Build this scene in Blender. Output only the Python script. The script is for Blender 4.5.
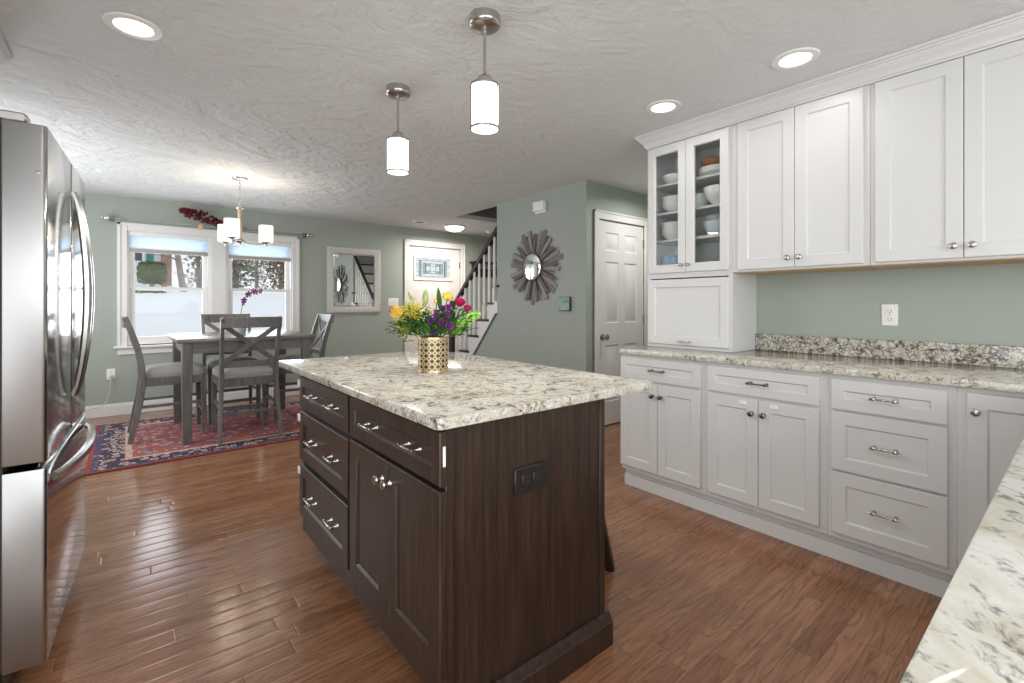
import bpy, bmesh, math, random
from mathutils import Vector, Matrix
random.seed(7)
rad = math.radians
D = bpy.data
SC = bpy.context.scene
for o in list(D.objects):
    D.objects.remove(o)

# ------------------------------------------------------------------ camera, sky, exposure, daylight, fill lamps
cam = D.cameras.new('camera')
cam_o = D.objects.new('camera', cam)
SC.collection.objects.link(cam_o)
cam_o.location = (0, 0, 1.21)
cam_o.rotation_euler = (rad(90), 0, rad(-39.25))
cam.sensor_width = 36
cam.lens = 473 / 1024 * 36
cam.shift_y = -(341.5 - 304) / 1024
cam.clip_start = .02
SC.camera = cam_o

world = D.worlds.new('overcast_sky')
SC.world = world
world.use_nodes = True
_bg = world.node_tree.nodes['Background']
_bg.inputs[0].default_value = (.94, .97, 1.0, 1)
_bg.inputs[1].default_value = 0.96
SC.view_settings.view_transform = 'Standard'
SC.view_settings.look = 'None'
SC.view_settings.gamma = 1
SC.view_settings.use_curve_mapping = False
SC.view_settings.exposure = 0.12
SC.cycles.use_denoising = True
SC.cycles.max_bounces = 10
SC.cycles.diffuse_bounces = 6
SC.cycles.glossy_bounces = 5
SC.cycles.transparent_max_bounces = 12
SC.cycles.sample_clamp_indirect = 6

def area(name, loc, rot, sx, sy, power, col=(1, 1, 1), shape='RECTANGLE', spread=180, parent=None):
    l = D.lights.new(name, 'AREA')
    l.shape = shape
    l.size = sx
    l.size_y = sy
    l.energy = power
    l.color = col
    l.spread = rad(spread)
    o = D.objects.new(name, l)
    SC.collection.objects.link(o)
    o.location = loc
    o.rotation_euler = rot
    return o
# rear, kitchen and left lamps are added fill at made-up, unseen windows
FILL_COL = (.94, .97, 1.0)
area('added_fill_rear', (.5, -2.62, 1.62), (rad(90), 0, 0), 3.0, 1.3, 74, FILL_COL)
area('added_fill_kitchen', (-1.09, -.4, 1.05), (rad(90), 0, rad(-90)), 2.2, 1.8, 36, FILL_COL)
area('added_fill_left', (-1.09, 5.1, 1.45), (rad(90), 0, rad(-90)), 2.0, 1.5, 38, FILL_COL)
area('daylight_dining', (.86, 6.98, 1.4), (rad(90), 0, rad(180)), 1.7, 1.2, 30, (.92, .96, 1.0))

# ------------------------------------------------------------------ node helpers
class NT:
    def __init__(s, name):
        s.m = D.materials.new(name)
        s.m.use_nodes = True
        s.t = s.m.node_tree
        s.t.nodes.clear()
        s.out = s.n('ShaderNodeOutputMaterial')
    def n(s, typ, ins=None, **kw):
        nd = s.t.nodes.new(typ)
        for k, v in kw.items():
            setattr(nd, k, v)
        for k, v in (ins or {}).items():
            if isinstance(v, bpy.types.NodeSocket):
                s.t.links.new(v, nd.inputs[k])
            else:
                if isinstance(v, tuple) and len(v) == 3 and nd.inputs[k].type == 'RGBA':
                    v = v + (1,)
                nd.inputs[k].default_value = v
        return nd
    def math(s, op, a, b=0.0, c=0.0):
        nd = s.n('ShaderNodeMath', {0: a, 1: b, 2: c}, operation=op)
        return nd.outputs[0]
    def mix(s, f, a, b, blend='MIX'):
        nd = s.n('ShaderNodeMix', data_type='RGBA', blend_type=blend)
        for k, v in ((0, f), (6, a), (7, b)):
            if isinstance(v, bpy.types.NodeSocket):
                s.t.links.new(v, nd.inputs[k])
            else:
                nd.inputs[k].default_value = (v + (1,)) if isinstance(v, tuple) and len(v) == 3 else v
        return nd.outputs[2]
    def ramp(s, f, stops, interp='LINEAR'):
        nd = s.n('ShaderNodeValToRGB', {0: f})
        cr = nd.color_ramp
        cr.interpolation = interp
        while len(cr.elements) < len(stops):
            cr.elements.new(.5)
        for e, (p, c) in zip(cr.elements, stops):
            e.position = p
            e.color = (c + (1,)) if isinstance(c, tuple) else (c, c, c, 1)
        return nd.outputs[0]
    def co(s, kind='Object'):
        return s.n('ShaderNodeTexCoord').outputs[kind]
    def map(s, v, scale=(1, 1, 1), loc=(0, 0, 0), rot=(0, 0, 0)):
        return s.n('ShaderNodeMapping', {0: v, 'Scale': scale, 'Location': loc, 'Rotation': rot}).outputs[0]
    def noise(s, v, scale, detail=3, rough=.5, dist=0.0):
        return s.n('ShaderNodeTexNoise', {'Vector': v, 'Scale': scale, 'Detail': detail, 'Roughness': rough, 'Distortion': dist}).outputs[0]
    def vor(s, v, scale, feature='F1', out=0, rnd=1.0):
        return s.n('ShaderNodeTexVoronoi', {'Vector': v, 'Scale': scale, 'Randomness': rnd}, feature=feature).outputs[out]
    def bump(s, h, strength=.3, dist=.01):
        return s.n('ShaderNodeBump', {'Height': h, 'Strength': strength, 'Distance': dist}).outputs[0]
    def pbr(s, **kw):
        nd = s.n('ShaderNodeBsdfPrincipled')
        for k, v in kw.items():
            k = {'color': 'Base Color', 'rough': 'Roughness', 'metal': 'Metallic', 'spec': 'Specular IOR Level', 'normal': 'Normal',
                 'trans': 'Transmission Weight', 'emit': 'Emission Color', 'estr': 'Emission Strength', 'coat': 'Coat Weight',
                 'coatr': 'Coat Roughness', 'sheen': 'Sheen Weight', 'aniso': 'Anisotropic', 'sss': 'Subsurface Weight', 'ior': 'IOR'}[k]
            if isinstance(v, bpy.types.NodeSocket):
                s.t.links.new(v, nd.inputs[k])
            else:
                if isinstance(v, tuple) and len(v) == 3:
                    v = v + (1,)
                nd.inputs[k].default_value = v
        return nd.outputs[0]
    def done(s, sh):
        s.t.links.new(sh, s.out.inputs[0])
        return s.m

def vary(name, col, amt=.06, scale=9, rough=.5, metal=0.0, bump=.0, bscale=60, stretch=(1, 1, 1), spec=.5, coat=0.0, sheen=0.0, rvar=.0):
    n = NT(name)
    v = n.map(n.co(), stretch)
    f = n.noise(v, scale, 4)
    lo = tuple(c * (1 - amt) for c in col)
    hi = tuple(min(1, c * (1 + amt)) for c in col)
    kw = dict(color=n.mix(f, lo, hi), rough=rough, metal=metal, spec=spec, coat=coat, sheen=sheen)
    if rvar:
        kw['rough'] = n.math('ADD', rough - rvar / 2, n.math('MULTIPLY', f, rvar))
    if bump:
        kw['normal'] = n.bump(n.noise(v, bscale, 3), bump, .004)
    return n.done(n.pbr(**kw))

def emit(name, col, strength, base=(.9, .9, .9)):
    n = NT(name)
    f = n.noise(n.co(), 12, 2)
    return n.done(n.pbr(color=base, rough=.5, emit=col, estr=n.math('ADD', strength * .96, n.math('MULTIPLY', f, strength * .08))))

def arch_glass(name, tint=(1, 1, 1), rough=.0, refl=1.0):
    n = NT(name)
    fr = n.n('ShaderNodeFresnel', {'IOR': 1.45}).outputs[0]
    t = n.n('ShaderNodeBsdfTransparent', {0: tint}).outputs[0]
    g = n.n('ShaderNodeBsdfGlossy', {0: (1, 1, 1), 'Roughness': rough + .01}).outputs[0]
    return n.done(n.n('ShaderNodeMixShader', {0: n.math('MULTIPLY', fr, refl), 1: t, 2: g}).outputs[0])

# ------------------------------------------------------------------ materials
M = {}
M['green'] = vary('sage_green_paint', (.358, .396, .350), .03, 3, .55, bump=.05, bscale=140)
M['white'] = vary('white_cabinet_paint', (.66, .655, .645), .012, 4, .32, spec=.45)
M['trimw'] = vary('white_trim_paint', (.77, .76, .745), .012, 4, .35)
M['cabin'] = vary('cabinet_interior', (.72, .71, .68), .02, 6, .5)
M['tanply'] = vary('tan_plywood', (.55, .38, .22), .15, 8, .6, stretch=(1, 8, 1))
M['nickel'] = vary('brushed_nickel', (.52, .50, .47), .08, 40, .27, 1.0)
M['pewter'] = vary('dark_pewter', (.22, .21, .20), .1, 30, .3, 1.0)
M['chrome'] = vary('polished_nickel', (.75, .73, .70), .04, 20, .14, 1.0)
M['dark'] = vary('dark_gap', (.03, .028, .026), .1, 10, .7)
M['black'] = vary('black_plastic', (.02, .018, .017), .1, 10, .35)
M['plastic'] = vary('white_plastic', (.85, .84, .82), .02, 10, .35)
M['porcelain'] = vary('white_porcelain', (.86, .85, .83), .02, 6, .18)
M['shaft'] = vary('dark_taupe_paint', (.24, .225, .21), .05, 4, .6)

def mk_espresso():
    n = NT('espresso_stained_wood')
    v = n.map(n.co(), (26, 26, 1.6))
    g = n.noise(v, 2.2, 6, .62, .35)
    v2 = n.map(n.co(), (120, 120, 3))
    g2 = n.noise(v2, 2.0, 3, .6)
    c = n.ramp(g, [(.30, (.022, .0125, .0085)), (.52, (.045, .026, .018)), (.75, (.080, .048, .034))])
    c = n.mix(n.math('MULTIPLY', g2, .35), c, (.02, .0125, .009))
    return n.done(n.pbr(color=c, rough=.36, spec=.5, normal=n.bump(g2, .08, .002)))
M['espresso'] = mk_espresso()

def mk_greywood():
    n = NT('grey_stained_wood')
    v = n.map(n.co(), (22, 22, 2.2))
    g = n.noise(v, 2.2, 5, .6, .3)
    c = n.ramp(g, [(.3, (.105, .100, .094)), (.55, (.155, .149, .141)), (.75, (.22, .212, .20))])
    return n.done(n.pbr(color=c, rough=.38, normal=n.bump(g, .06, .002)))
M['greywood'] = mk_greywood()
def mk_greytop():
    n = NT('grey_stained_tabletop')
    v = n.map(n.co(), (1.6, 20, 20))
    g = n.noise(v, 2.2, 5, .6, .3)
    c = n.ramp(g, [(.3, (.15, .143, .135)), (.55, (.20, .192, .18)), (.75, (.27, .26, .25))])
    return n.done(n.pbr(color=c, rough=.26, normal=n.bump(g, .05, .002)))
M['greytop'] = mk_greytop()
M['darkwood'] = vary('dark_stained_wood', (.03, .019, .014), .3, 6, .35, stretch=(8, 8, 1))
M['seatfab'] = vary('grey_seat_fabric', (.37, .36, .35), .08, 60, .8, bump=.15, bscale=240, sheen=.2)

def mk_granite(name, dark=0.0):
    n = NT(name)
    p = n.n('ShaderNodeNewGeometry').outputs['Position']
    sw = n.map(p, (1, 1.0, 1), rot=(0, 0, rad(32)))
    st = n.map(sw, (1.0, 1.7, 1.0))
    wn = n.n('ShaderNodeTexNoise', {'Vector': p, 'Scale': 26.0, 'Detail': 3.0}).outputs[1]
    wp = n.n('ShaderNodeVectorMath', {0: p, 1: n.n('ShaderNodeVectorMath', {0: wn, 1: (.045, .045, .045)}, operation='MULTIPLY').outputs[0]}, operation='ADD').outputs[0]
    a = n.noise(st, 8, 5, .62, .8)
    e = n.noise(n.map(st, loc=(5, 9, 1)), 6.5, 5, .66, 1.2)
    c = n.noise(n.map(p, loc=(3, 1, 2)), 75, 4, .68, .4)
    d = n.noise(n.map(p, loc=(7, 4, 2)), 150, 3, .6)
    f = n.noise(n.map(p, loc=(9, 3, 8)), 24, 5, .70, .9)
    web = n.vor(wp, 46, 'DISTANCE_TO_EDGE')
    base = n.ramp(a, [(.30, (.46, .40, .30)), (.45, (.62, .575, .475)), (.58, (.72, .695, .62)), (.70, (.52, .465, .37))])
    wq = n.ramp(n.noise(n.map(p, loc=(11, 2, 5)), 20, 5, .62, .8), [(.52, 0.0), (.62, 1.0)])
    base = n.mix(n.math('MULTIPLY', wq, .7), base, (.80, .79, .765))
    base = n.mix(n.ramp(d, [(.38, .55), (.58, 0.0)]), base, (.36, .32, .26))
    # taupe and charcoal web that gathers in drifts
    m = n.ramp(n.math('ADD', n.math('MULTIPLY', e, .62), n.math('MULTIPLY', f, .42)), [(.49 - dark, 0.0), (.57 - dark * .7, 1.0)])
    wl = n.ramp(web, [(.015, 1.0), (.085 + dark * .6, 0.0)])
    base = n.mix(n.math('MULTIPLY', n.math('MULTIPLY', wl, m), .85), base, (.135, .115, .095))
    fl = n.ramp(f, [(.545 - dark * .4, 0.0), (.60 - dark * .4, 1.0)])
    fl = n.math('MULTIPLY', fl, n.ramp(c, [(.40, .15), (.56, 1.0)]))
    base = n.mix(n.math('MULTIPLY', fl, n.math('ADD', .5, n.math('MULTIPLY', m, .5))), base, (.085, .072, .060))
    sp = n.ramp(c, [(.62 - dark * .3, 0.0), (.68 - dark * .3, 1.0)])
    base = n.mix(n.math('MULTIPLY', sp, .75), base, (.07, .062, .055))
    return n.done(n.pbr(color=base, rough=.10, spec=.5))
M['granite'] = mk_granite('cream_speckled_granite')
def mk_pale():
    n = NT('pale_granite_with_grey_streaks')
    p = n.n('ShaderNodeNewGeometry').outputs['Position']
    st = n.map(n.map(p, rot=(0, 0, rad(-38))), (1.0, 1.7, 1.0))
    a = n.noise(st, 6, 4, .6, .8)
    b = n.noise(st, 20, 6, .68, .8)
    c = n.noise(p, 70, 4, .65)
    e = n.noise(n.map(st, loc=(3, 7, 1)), 4, 4, .6, .8)
    base = n.ramp(a, [(.34, (.58, .54, .42)), (.48, (.70, .68, .60)), (.60, (.80, .79, .76)), (.72, (.60, .565, .45))])
    m = n.ramp(n.math('ADD', n.math('MULTIPLY', b, .65), n.math('MULTIPLY', e, .38)), [(.545, 0.0), (.61, 1.0)])
    m = n.math('MULTIPLY', m, n.ramp(c, [(.40, .1), (.56, 1.0)]))
    base = n.mix(n.math('MULTIPLY', m, .85), base, (.10, .105, .09))
    base = n.mix(n.math('MULTIPLY', n.ramp(c, [(.63, 0.0), (.70, 1.0)]), .5), base, (.22, .20, .16))
    return n.done(n.pbr(color=base, rough=.10, spec=.5))
M['granite_pale'] = mk_pale()
M['granite2'] = mk_granite('speckled_granite_backsplash', .09)

def mk_floor():
    n = NT('oak_plank_floor')
    p = n.n('ShaderNodeNewGeometry').outputs['Position']
    s = n.n('ShaderNodeSeparateXYZ', {0: p})
    W, L = .083, .95
    yr = n.math('DIVIDE', n.math('ADD', s.outputs[1], 20.0), W)
    row = n.math('FLOOR', yr)
    fy = n.math('FRACT', yr)
    rr = n.n('ShaderNodeTexWhiteNoise', {'W': row}, noise_dimensions='1D').outputs[0]
    xr = n.math('ADD', n.math('DIVIDE', n.math('ADD', s.outputs[0], 20.0), L), n.math('MULTIPLY', rr, 7.3))
    col = n.math('FLOOR', xr)
    fx = n.math('FRACT', xr)
    cv = n.n('ShaderNodeCombineXYZ', {0: row, 1: col, 2: 0.0}).outputs[0]
    pr = n.n('ShaderNodeTexWhiteNoise', {'Vector': cv}, noise_dimensions='3D').outputs[0]
    # grain
    off = n.n('ShaderNodeCombineXYZ', {0: n.math('MULTIPLY', pr, 40.0), 1: n.math('MULTIPLY', pr, 23.0), 2: 0.0}).outputs[0]
    gp = n.n('ShaderNodeVectorMath', {0: p, 1: off}, operation='ADD').outputs[0]
    g1 = n.noise(n.map(gp, (1.6, 26, 1)), 2.0, 6, .65, .6)
    g2 = n.noise(n.map(gp, (5, 130, 1)), 2.0, 3, .6)
    ring = n.noise(n.map(gp, (1.1, 10, 1)), 1.4, 2, .5, .45)
    ringl = n.math('FRACT', n.math('MULTIPLY', ring, 11.0))
    c = n.ramp(pr, [(0.0, (.35, .155, .076)), (.35, (.40, .185, .095)), (.7, (.435, .21, .112)), (1.0, (.50, .25, .14))])
    c = n.mix(n.ramp(g1, [(.35, .75), (.62, 0.0)]), c, n.mix(.55, c, (.05, .02, .011)))
    c = n.mix(n.ramp(ringl, [(.0, .42), (.24, .0), (.80, .0), (1.0, .42)]), c, (.055, .024, .013))
    c = n.mix(n.math('MULTIPLY', g2, .42), c, (.10, .042, .02))
    ey = n.math('MINIMUM', fy, n.math('SUBTRACT', 1.0, fy))
    ex = n.math('MULTIPLY', n.math('MINIMUM', fx, n.math('SUBTRACT', 1.0, fx)), L / W)
    ed = n.math('MINIMUM', ey, ex)
    gap = n.ramp(ed, [(.008, 1.0), (.020, 0.0)])
    c = n.mix(n.math('MULTIPLY', gap, n.math('ADD', .25, n.math('MULTIPLY', n.noise(p, .9, 2), .55))), c, (.03, .013, .007))
    # each board is slightly cupped with eased edges
    cup = n.ramp(ed, [(0.0, 0.0), (.05, .62), (.16, .86), (.5, 1.0)])
    h = n.math('ADD', n.math('MULTIPLY', cup, .8), n.math('MULTIPLY', g1, .22))
    tilt = n.math('MULTIPLY', n.math('SUBTRACT', pr, .5), n.math('MULTIPLY', fy, .5))
    h = n.math('ADD', h, tilt)
    wav = n.noise(n.map(p, (1.2, 4, 1)), 1.5, 2)
    h = n.math('ADD', h, n.math('MULTIPLY', wav, 1.0))
    rough = n.math('ADD', .13, n.math('MULTIPLY', g1, .11))
    return n.done(n.pbr(color=c, rough=rough, spec=.5, normal=n.bump(h, .38, .0032)))
M['floor'] = mk_floor()

def mk_ceiling():
    n = NT('swirl_textured_ceiling')
    p = n.n('ShaderNodeNewGeometry').outputs['Position']
    v = n.map(p, (1.0, 1.5, 1), rot=(0, 0, rad(-25)))
    a = n.noise(v, 2.3, 7, .62, 1.8)
    b = n.noise(n.map(p, loc=(4, 4, 0)), 8, 5, .6, 1.2)
    h = n.math('ADD', a, n.math('MULTIPLY', b, .35))
    # the plaster swirls are deep over the dining side and smoother over the kitchen
    sx = n.n('ShaderNodeSeparateXYZ', {0: p})
    m = n.n('ShaderNodeMapRange', {0: n.math('SUBTRACT', sx.outputs[0], n.math('MULTIPLY', sx.outputs[1], .30)), 1: 1.6, 2: .3, 3: .25, 4: 1.0}).outputs[0]
    h = n.math('MULTIPLY', h, m)
    return n.done(n.pbr(color=(.735, .745, .745), rough=.75, spec=.2, normal=n.bump(h, .75, .05)))
M['ceiling'] = mk_ceiling()

def mk_steel(name, rough=.2, horiz=True):
    n = NT(name)
    v = n.map(n.co(), (2, 2, 260) if horiz else (200, 200, 2))
    g = n.noise(v, 2, 3, .6)
    c = n.mix(g, (.50, .495, .485), (.58, .575, .565))
    r = n.math('ADD', rough - .04, n.math('MULTIPLY', g, .08))
    return n.done(n.pbr(color=c, rough=r, metal=1.0, normal=n.bump(g, .012, .001)))
M['steel'] = mk_steel('brushed_stainless_steel', .11)
M['steelh'] = mk_steel('satin_steel_handle', .22, False)

def mk_rug():
    n = NT('persian_rug_pile')
    o = n.co()
    s = n.n('ShaderNodeSeparateXYZ', {0: o})
    ax = n.math('ABSOLUTE', s.outputs[0])
    ay = n.math('ABSOLUTE', s.outputs[1])
    HX, HY = 1.28, .865
    d = n.math('MINIMUM', n.math('SUBTRACT', HX, ax), n.math('SUBTRACT', HY, ay))
    sym = n.n('ShaderNodeCombineXYZ', {0: ax, 1: ay, 2: 0.0}).outputs[0]
    symw = n.n('ShaderNodeVectorMath', {0: sym, 1: n.n('ShaderNodeVectorMath', {0: n.n('ShaderNodeTexNoise', {'Vector': o, 'Scale': 6.0, 'Detail': 2.0}).outputs[1], 1: (.05, .05, 0)}, operation='MULTIPLY').outputs[0]}, operation='ADD').outputs[0]
    v1 = n.vor(symw, 6.5, out=0, rnd=.55)
    v2 = n.vor(symw, 15, out=0, rnd=.7)
    v3 = n.vor(symw, 30, out=0, rnd=.9)
    fine = n.noise(o, 55, 3, .6)
    v1b = n.vor(symw, 11, out=0, rnd=.8)
    fld = n.mix(n.noise(symw, 4, 3), (.24, .040, .030), (.34, .11, .085))
    fld = n.mix(n.ramp(v1, [(.10, 1.0), (.16, 0.0)]), fld, (.46, .33, .27))
    fld = n.mix(n.ramp(n.math('ABSOLUTE', n.math('SUBTRACT', v1, .34)), [(.03, 1.0), (.055, 0.0)]), fld, (.085, .07, .14))
    fld = n.mix(n.ramp(v2, [(.16, 1.0), (.22, 0.0)]), fld, (.42, .27, .22))
    fld = n.mix(n.ramp(n.math('ABSOLUTE', n.math('SUBTRACT', v2, .38)), [(.03, .9), (.06, 0.0)]), fld, (.17, .12, .19))
    fld = n.mix(n.ramp(v3, [(.12, .8), (.2, 0.0)]), fld, (.48, .39, .34))
    fld = n.mix(n.ramp(n.math('ABSOLUTE', n.math('SUBTRACT', v1b, .30)), [(.045, .85), (.075, 0.0)]), fld, (.40, .30, .27))
    bor = n.mix(n.noise(symw, 8, 3), (.018, .016, .040), (.055, .038, .075))
    bor = n.mix(n.ramp(v2, [(.20, 1.0), (.27, 0.0)]), bor, (.42, .10, .085))
    bor = n.mix(n.ramp(n.math('ABSOLUTE', n.math('SUBTRACT', v2, .36)), [(.045, 1.0), (.075, 0.0)]), bor, (.55, .43, .37))
    bor = n.mix(n.ramp(v3, [(.16, 1.0), (.24, 0.0)]), bor, (.50, .34, .30))
    guard = n.mix(n.ramp(v3, [(.2, 1.0), (.3, 0.0)]), (.45, .33, .28), (.35, .06, .05))
    guard2 = n.mix(n.ramp(v3, [(.2, 1.0), (.3, 0.0)]), (.06, .045, .09), (.5, .38, .32))
    c = n.mix(n.ramp(d, [(.265, 0.0), (.27, 1.0)]), guard, fld)
    c = n.mix(n.ramp(d, [(.22, 1.0), (.225, 0.0)]), c, bor)
    c = n.mix(n.ramp(d, [(.068, 1.0), (.072, 0.0)]), c, guard2)
    c = n.mix(n.ramp(d, [(.022, 1.0), (.026, 0.0)]), c, (.24, .035, .025))
    c = n.mix(n.math('MULTIPLY', fine, .3), c, n.mix(.3, c, (.5, .42, .38)))
    return n.done(n.pbr(color=c, rough=.9, spec=.15, normal=n.bump(n.noise(o, 300, 2), .3, .004)))
M['rug'] = mk_rug()

M['glass'] = arch_glass('clear_glass')
M['winglass'] = arch_glass('window_glass', (.97, .985, 1.0), refl=.18)
M['cabglass'] = arch_glass('cabinet_glass', (.95, .965, .965), refl=.3)
n_ = NT('mirror_silver')
M['mirror'] = n_.done(n_.pbr(color=n_.mix(n_.noise(n_.co(), 3), (.86, .88, .87), (.88, .90, .89)), metal=1.0, rough=.02))
M['shade_lit'] = emit('lit_opal_glass', (1.0, .97, .92), 3.2)
M['chan_lit'] = emit('lit_fabric_shade', (1.0, .86, .64), 1.15)
M['lens_lit'] = emit('lit_led_lens', (1.0, .97, .93), 6.0)
M['hall_lit'] = emit('lit_flush_dome', (1.0, .93, .82), 3.0)
def mk_blind():
    n = NT('cellular_shade_fabric')
    s = n.n('ShaderNodeSeparateXYZ', {0: n.co()})
    w = n.math('SINE', n.math('MULTIPLY', s.outputs[2], 260.0))
    a = n.pbr(color=(.84, .87, .90), rough=.8, normal=n.bump(w, .06, .002))
    b = n.n('ShaderNodeBsdfTranslucent', {0: (.80, .87, .93)}).outputs[0]
    return n.done(n.n('ShaderNodeMixShader', {0: .55, 1: a, 2: b}).outputs[0])
M['blind'] = mk_blind()
M['taupe'] = vary('taupe_rail', (.42, .37, .33), .05, 8, .5)
M['snow'] = vary('snow_cover', (.87, .88, .90), .05, 1.2, .8, bump=.5, bscale=3, spec=.2)
M['siding'] = vary('white_siding', (.82, .83, .84), .03, 3, .6)
M['teal'] = vary('teal_shutter', (.02, .22, .24), .08, 8, .5)
M['slate'] = vary('dark_window_pane', (.07, .08, .10), .1, 4, .2)
def mk_brick():
    n = NT('red_brick')
    b = n.n('ShaderNodeTexBrick', {'Vector': n.map(n.co(), (1, 1, 1), rot=(rad(90), 0, 0)), 'Color1': (.30, .13, .10, 1), 'Color2': (.40, .20, .15, 1), 'Mortar': (.45, .42, .40, 1), 'Scale': 4.0})
    return n.done(n.pbr(color=b.outputs[0], rough=.85))
M['brick'] = mk_brick()
def mk_leaf(name, lo, hi, scale=8):
    n = NT(name)
    f = n.noise(n.co(), scale, 4, .65)
    return n.done(n.pbr(color=n.ramp(f, [(.35, lo), (.65, hi)]), rough=.55, spec=.3))
M['hedge'] = mk_leaf('boxwood_leaf', (.05, .075, .02), (.17, .20, .06))
M['tanleaf'] = mk_leaf('tan_winter_leaf', (.20, .15, .09), (.42, .34, .20), 3)
M['bark'] = vary('pale_bark', (.33, .28, .23), .25, 12, .9, stretch=(6, 6, 1))
M['greytwig'] = vary('grey_twig', (.24, .21, .18), .2, 8, .9)
M['rustleaf'] = mk_leaf('rust_foliage', (.20, .10, .05), (.34, .20, .11), 4)

# ------------------------------------------------------------------ mesh helpers
class B:
    """collects shapes in one bmesh"""
    def __init__(s):
        s.b = bmesh.new()
    def _add(s, t, mat=None):
        if mat is not None:
            t.transform(mat)
        me = D.meshes.new('tmp')
        t.to_mesh(me)
        t.free()
        s.b.from_mesh(me)
        D.meshes.remove(me)
        return s
    def box(s, x0, x1, y0, y1, z0, z1, bev=0.0, seg=1, mat=None):
        t = bmesh.new()
        bmesh.ops.create_cube(t, size=1)
        t.transform(Matrix.Translation(((x0 + x1) / 2, (y0 + y1) / 2, (z0 + z1) / 2)) @ Matrix.Diagonal((abs(x1 - x0), abs(y1 - y0), abs(z1 - z0), 1)))
        if bev:
            bmesh.ops.bevel(t, geom=list(t.edges), offset=bev, segments=seg, affect='EDGES', profile=.5)
        return s._add(t, mat)
    def lathe(s, prof, c=(0, 0, 0), n=24, axis='Z', mat=None, a0=0.0):
        """prof: [(r, h)]; revolve about the axis through c; ends with r=0 close themselves"""
        t = bmesh.new()
        rings = []
        for r, h in prof:
            if r < 1e-6:
                rings.append([t.verts.new((0, 0, h))])
            else:
                rings.append([t.verts.new((r * math.cos(a0 + 2 * math.pi * k / n), r * math.sin(a0 + 2 * math.pi * k / n), h)) for k in range(n)])
        for a, b in zip(rings, rings[1:]):
            for k in range(n):
                k2 = (k + 1) % n
                if len(a) == 1 and len(b) == 1:
                    continue
                if len(a) == 1:
                    t.faces.new((a[0], b[k2], b[k]))
                elif len(b) == 1:
                    t.faces.new((a[k], a[k2], b[0]))
                else:
                    t.faces.new((a[k], a[k2], b[k2], b[k]))
        shut = abs(prof[0][0] - prof[-1][0]) < 1e-6 and abs(prof[0][1] - prof[-1][1]) < 1e-6 and prof[0][0] > 1e-6
        if shut:
            bmesh.ops.remove_doubles(t, verts=rings[0] + rings[-1], dist=1e-6)
        for ring, fl in ((rings[0], True), (rings[-1], False)):
            if len(ring) > 2 and not shut:
                t.faces.new(list(reversed(ring)) if fl else ring)
        bmesh.ops.recalc_face_normals(t, faces=t.faces)
        m = Matrix.Translation(c)
        if axis == 'X':
            m = m @ Matrix.Rotation(rad(90), 4, 'Y')
        elif axis == '-X':
            m = m @ Matrix.Rotation(rad(-90), 4, 'Y')
        elif axis == 'Y':
            m = m @ Matrix.Rotation(rad(-90), 4, 'X')
        elif axis == '-Y':
            m = m @ Matrix.Rotation(rad(90), 4, 'X')
        elif isinstance(axis, Vector):
            m = m @ axis.to_track_quat('Z', 'Y').to_matrix().to_4x4()
        if mat is not None:
            m = mat @ m
        return s._add(t, m)
    def sweep(s, pts, sec, closed=False, up=(0, 0, 1), scale=None, cap=True):
        """sec: [(a, b)] section outline; sweep along pts; a along the side vector, b along the 'up' one"""
        t = bmesh.new()
        P = [Vector(p) for p in pts]
        N = len(P)
        rings = []
        upv = Vector(up)
        for i in range(N):
            if closed:
                d = (P[(i + 1) % N] - P[i - 1]).normalized()
            else:
                d = (P[min(i + 1, N - 1)] - P[max(i - 1, 0)]).normalized()
            sd = d.cross(upv)
            if sd.length < 1e-4:
                sd = d.cross(Vector((1, 0, .01)))
            sd.normalize()
            u2 = sd.cross(d).normalized()
            k = 1 if scale is None else scale[i]
            rings.append([t.verts.new(P[i] + sd * a * k + u2 * b * k) for a, b in sec])
        m = len(sec)
        rng = range(N if closed else N - 1)
        for i in rng:
            r0, r1 = rings[i], rings[(i + 1) % N]
            for k in range(m):
                t.faces.new((r0[k], r0[(k + 1) % m], r1[(k + 1) % m], r1[k]))
        if not closed and cap:
            t.faces.new(list(reversed(rings[0])))
            t.faces.new(rings[-1])
        bmesh.ops.recalc_face_normals(t, faces=t.faces)
        return s._add(t)
    def tube(s, pts, r, n=8, closed=False, up=(0, 0, 1), scale=None):
        return s.sweep(pts, [(r * math.cos(2 * math.pi * k / n), r * math.sin(2 * math.pi * k / n)) for k in range(n)], closed, up, scale)
    def bar(s, pts, w, h, up=(0, 0, 1), c=.15, scale=None):
        a, b = w / 2, h / 2
        k = min(w, h) * c
        sec = [(-a + k, -b), (a - k, -b), (a, -b + k), (a, b - k), (a - k, b), (-a + k, b), (-a, b - k), (-a, -b + k)]
        return s.sweep(pts, sec, False, up, scale)
    def prism(s, poly, h0, h1, axis='Z', bev=0.0, seg=2, mat=None):
        """poly in the plane across the axis: Z:(x,y)  X:(y,z)  Y:(x,z)"""
        t = bmesh.new()
        def P(a, b, h):
            return {'Z': (a, b, h), 'X': (h, a, b), 'Y': (a, h, b)}[axis]
        v0 = [t.verts.new(P(a, b, h0)) for a, b in poly]
        v1 = [t.verts.new(P(a, b, h1)) for a, b in poly]
        f0 = t.faces.new(v0)
        f1 = t.faces.new(v1)
        k = len(poly)
        for i in range(k):
            t.faces.new((v0[i], v0[(i + 1) % k], v1[(i + 1) % k], v1[i]))
        bmesh.ops.recalc_face_normals(t, faces=t.faces)
        if bev:
            es = list(f0.edges) + list(f1.edges)
            bmesh.ops.bevel(t, geom=es, offset=bev, segments=seg, affect='EDGES', profile=.5)
        return s._add(t, mat)
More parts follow.
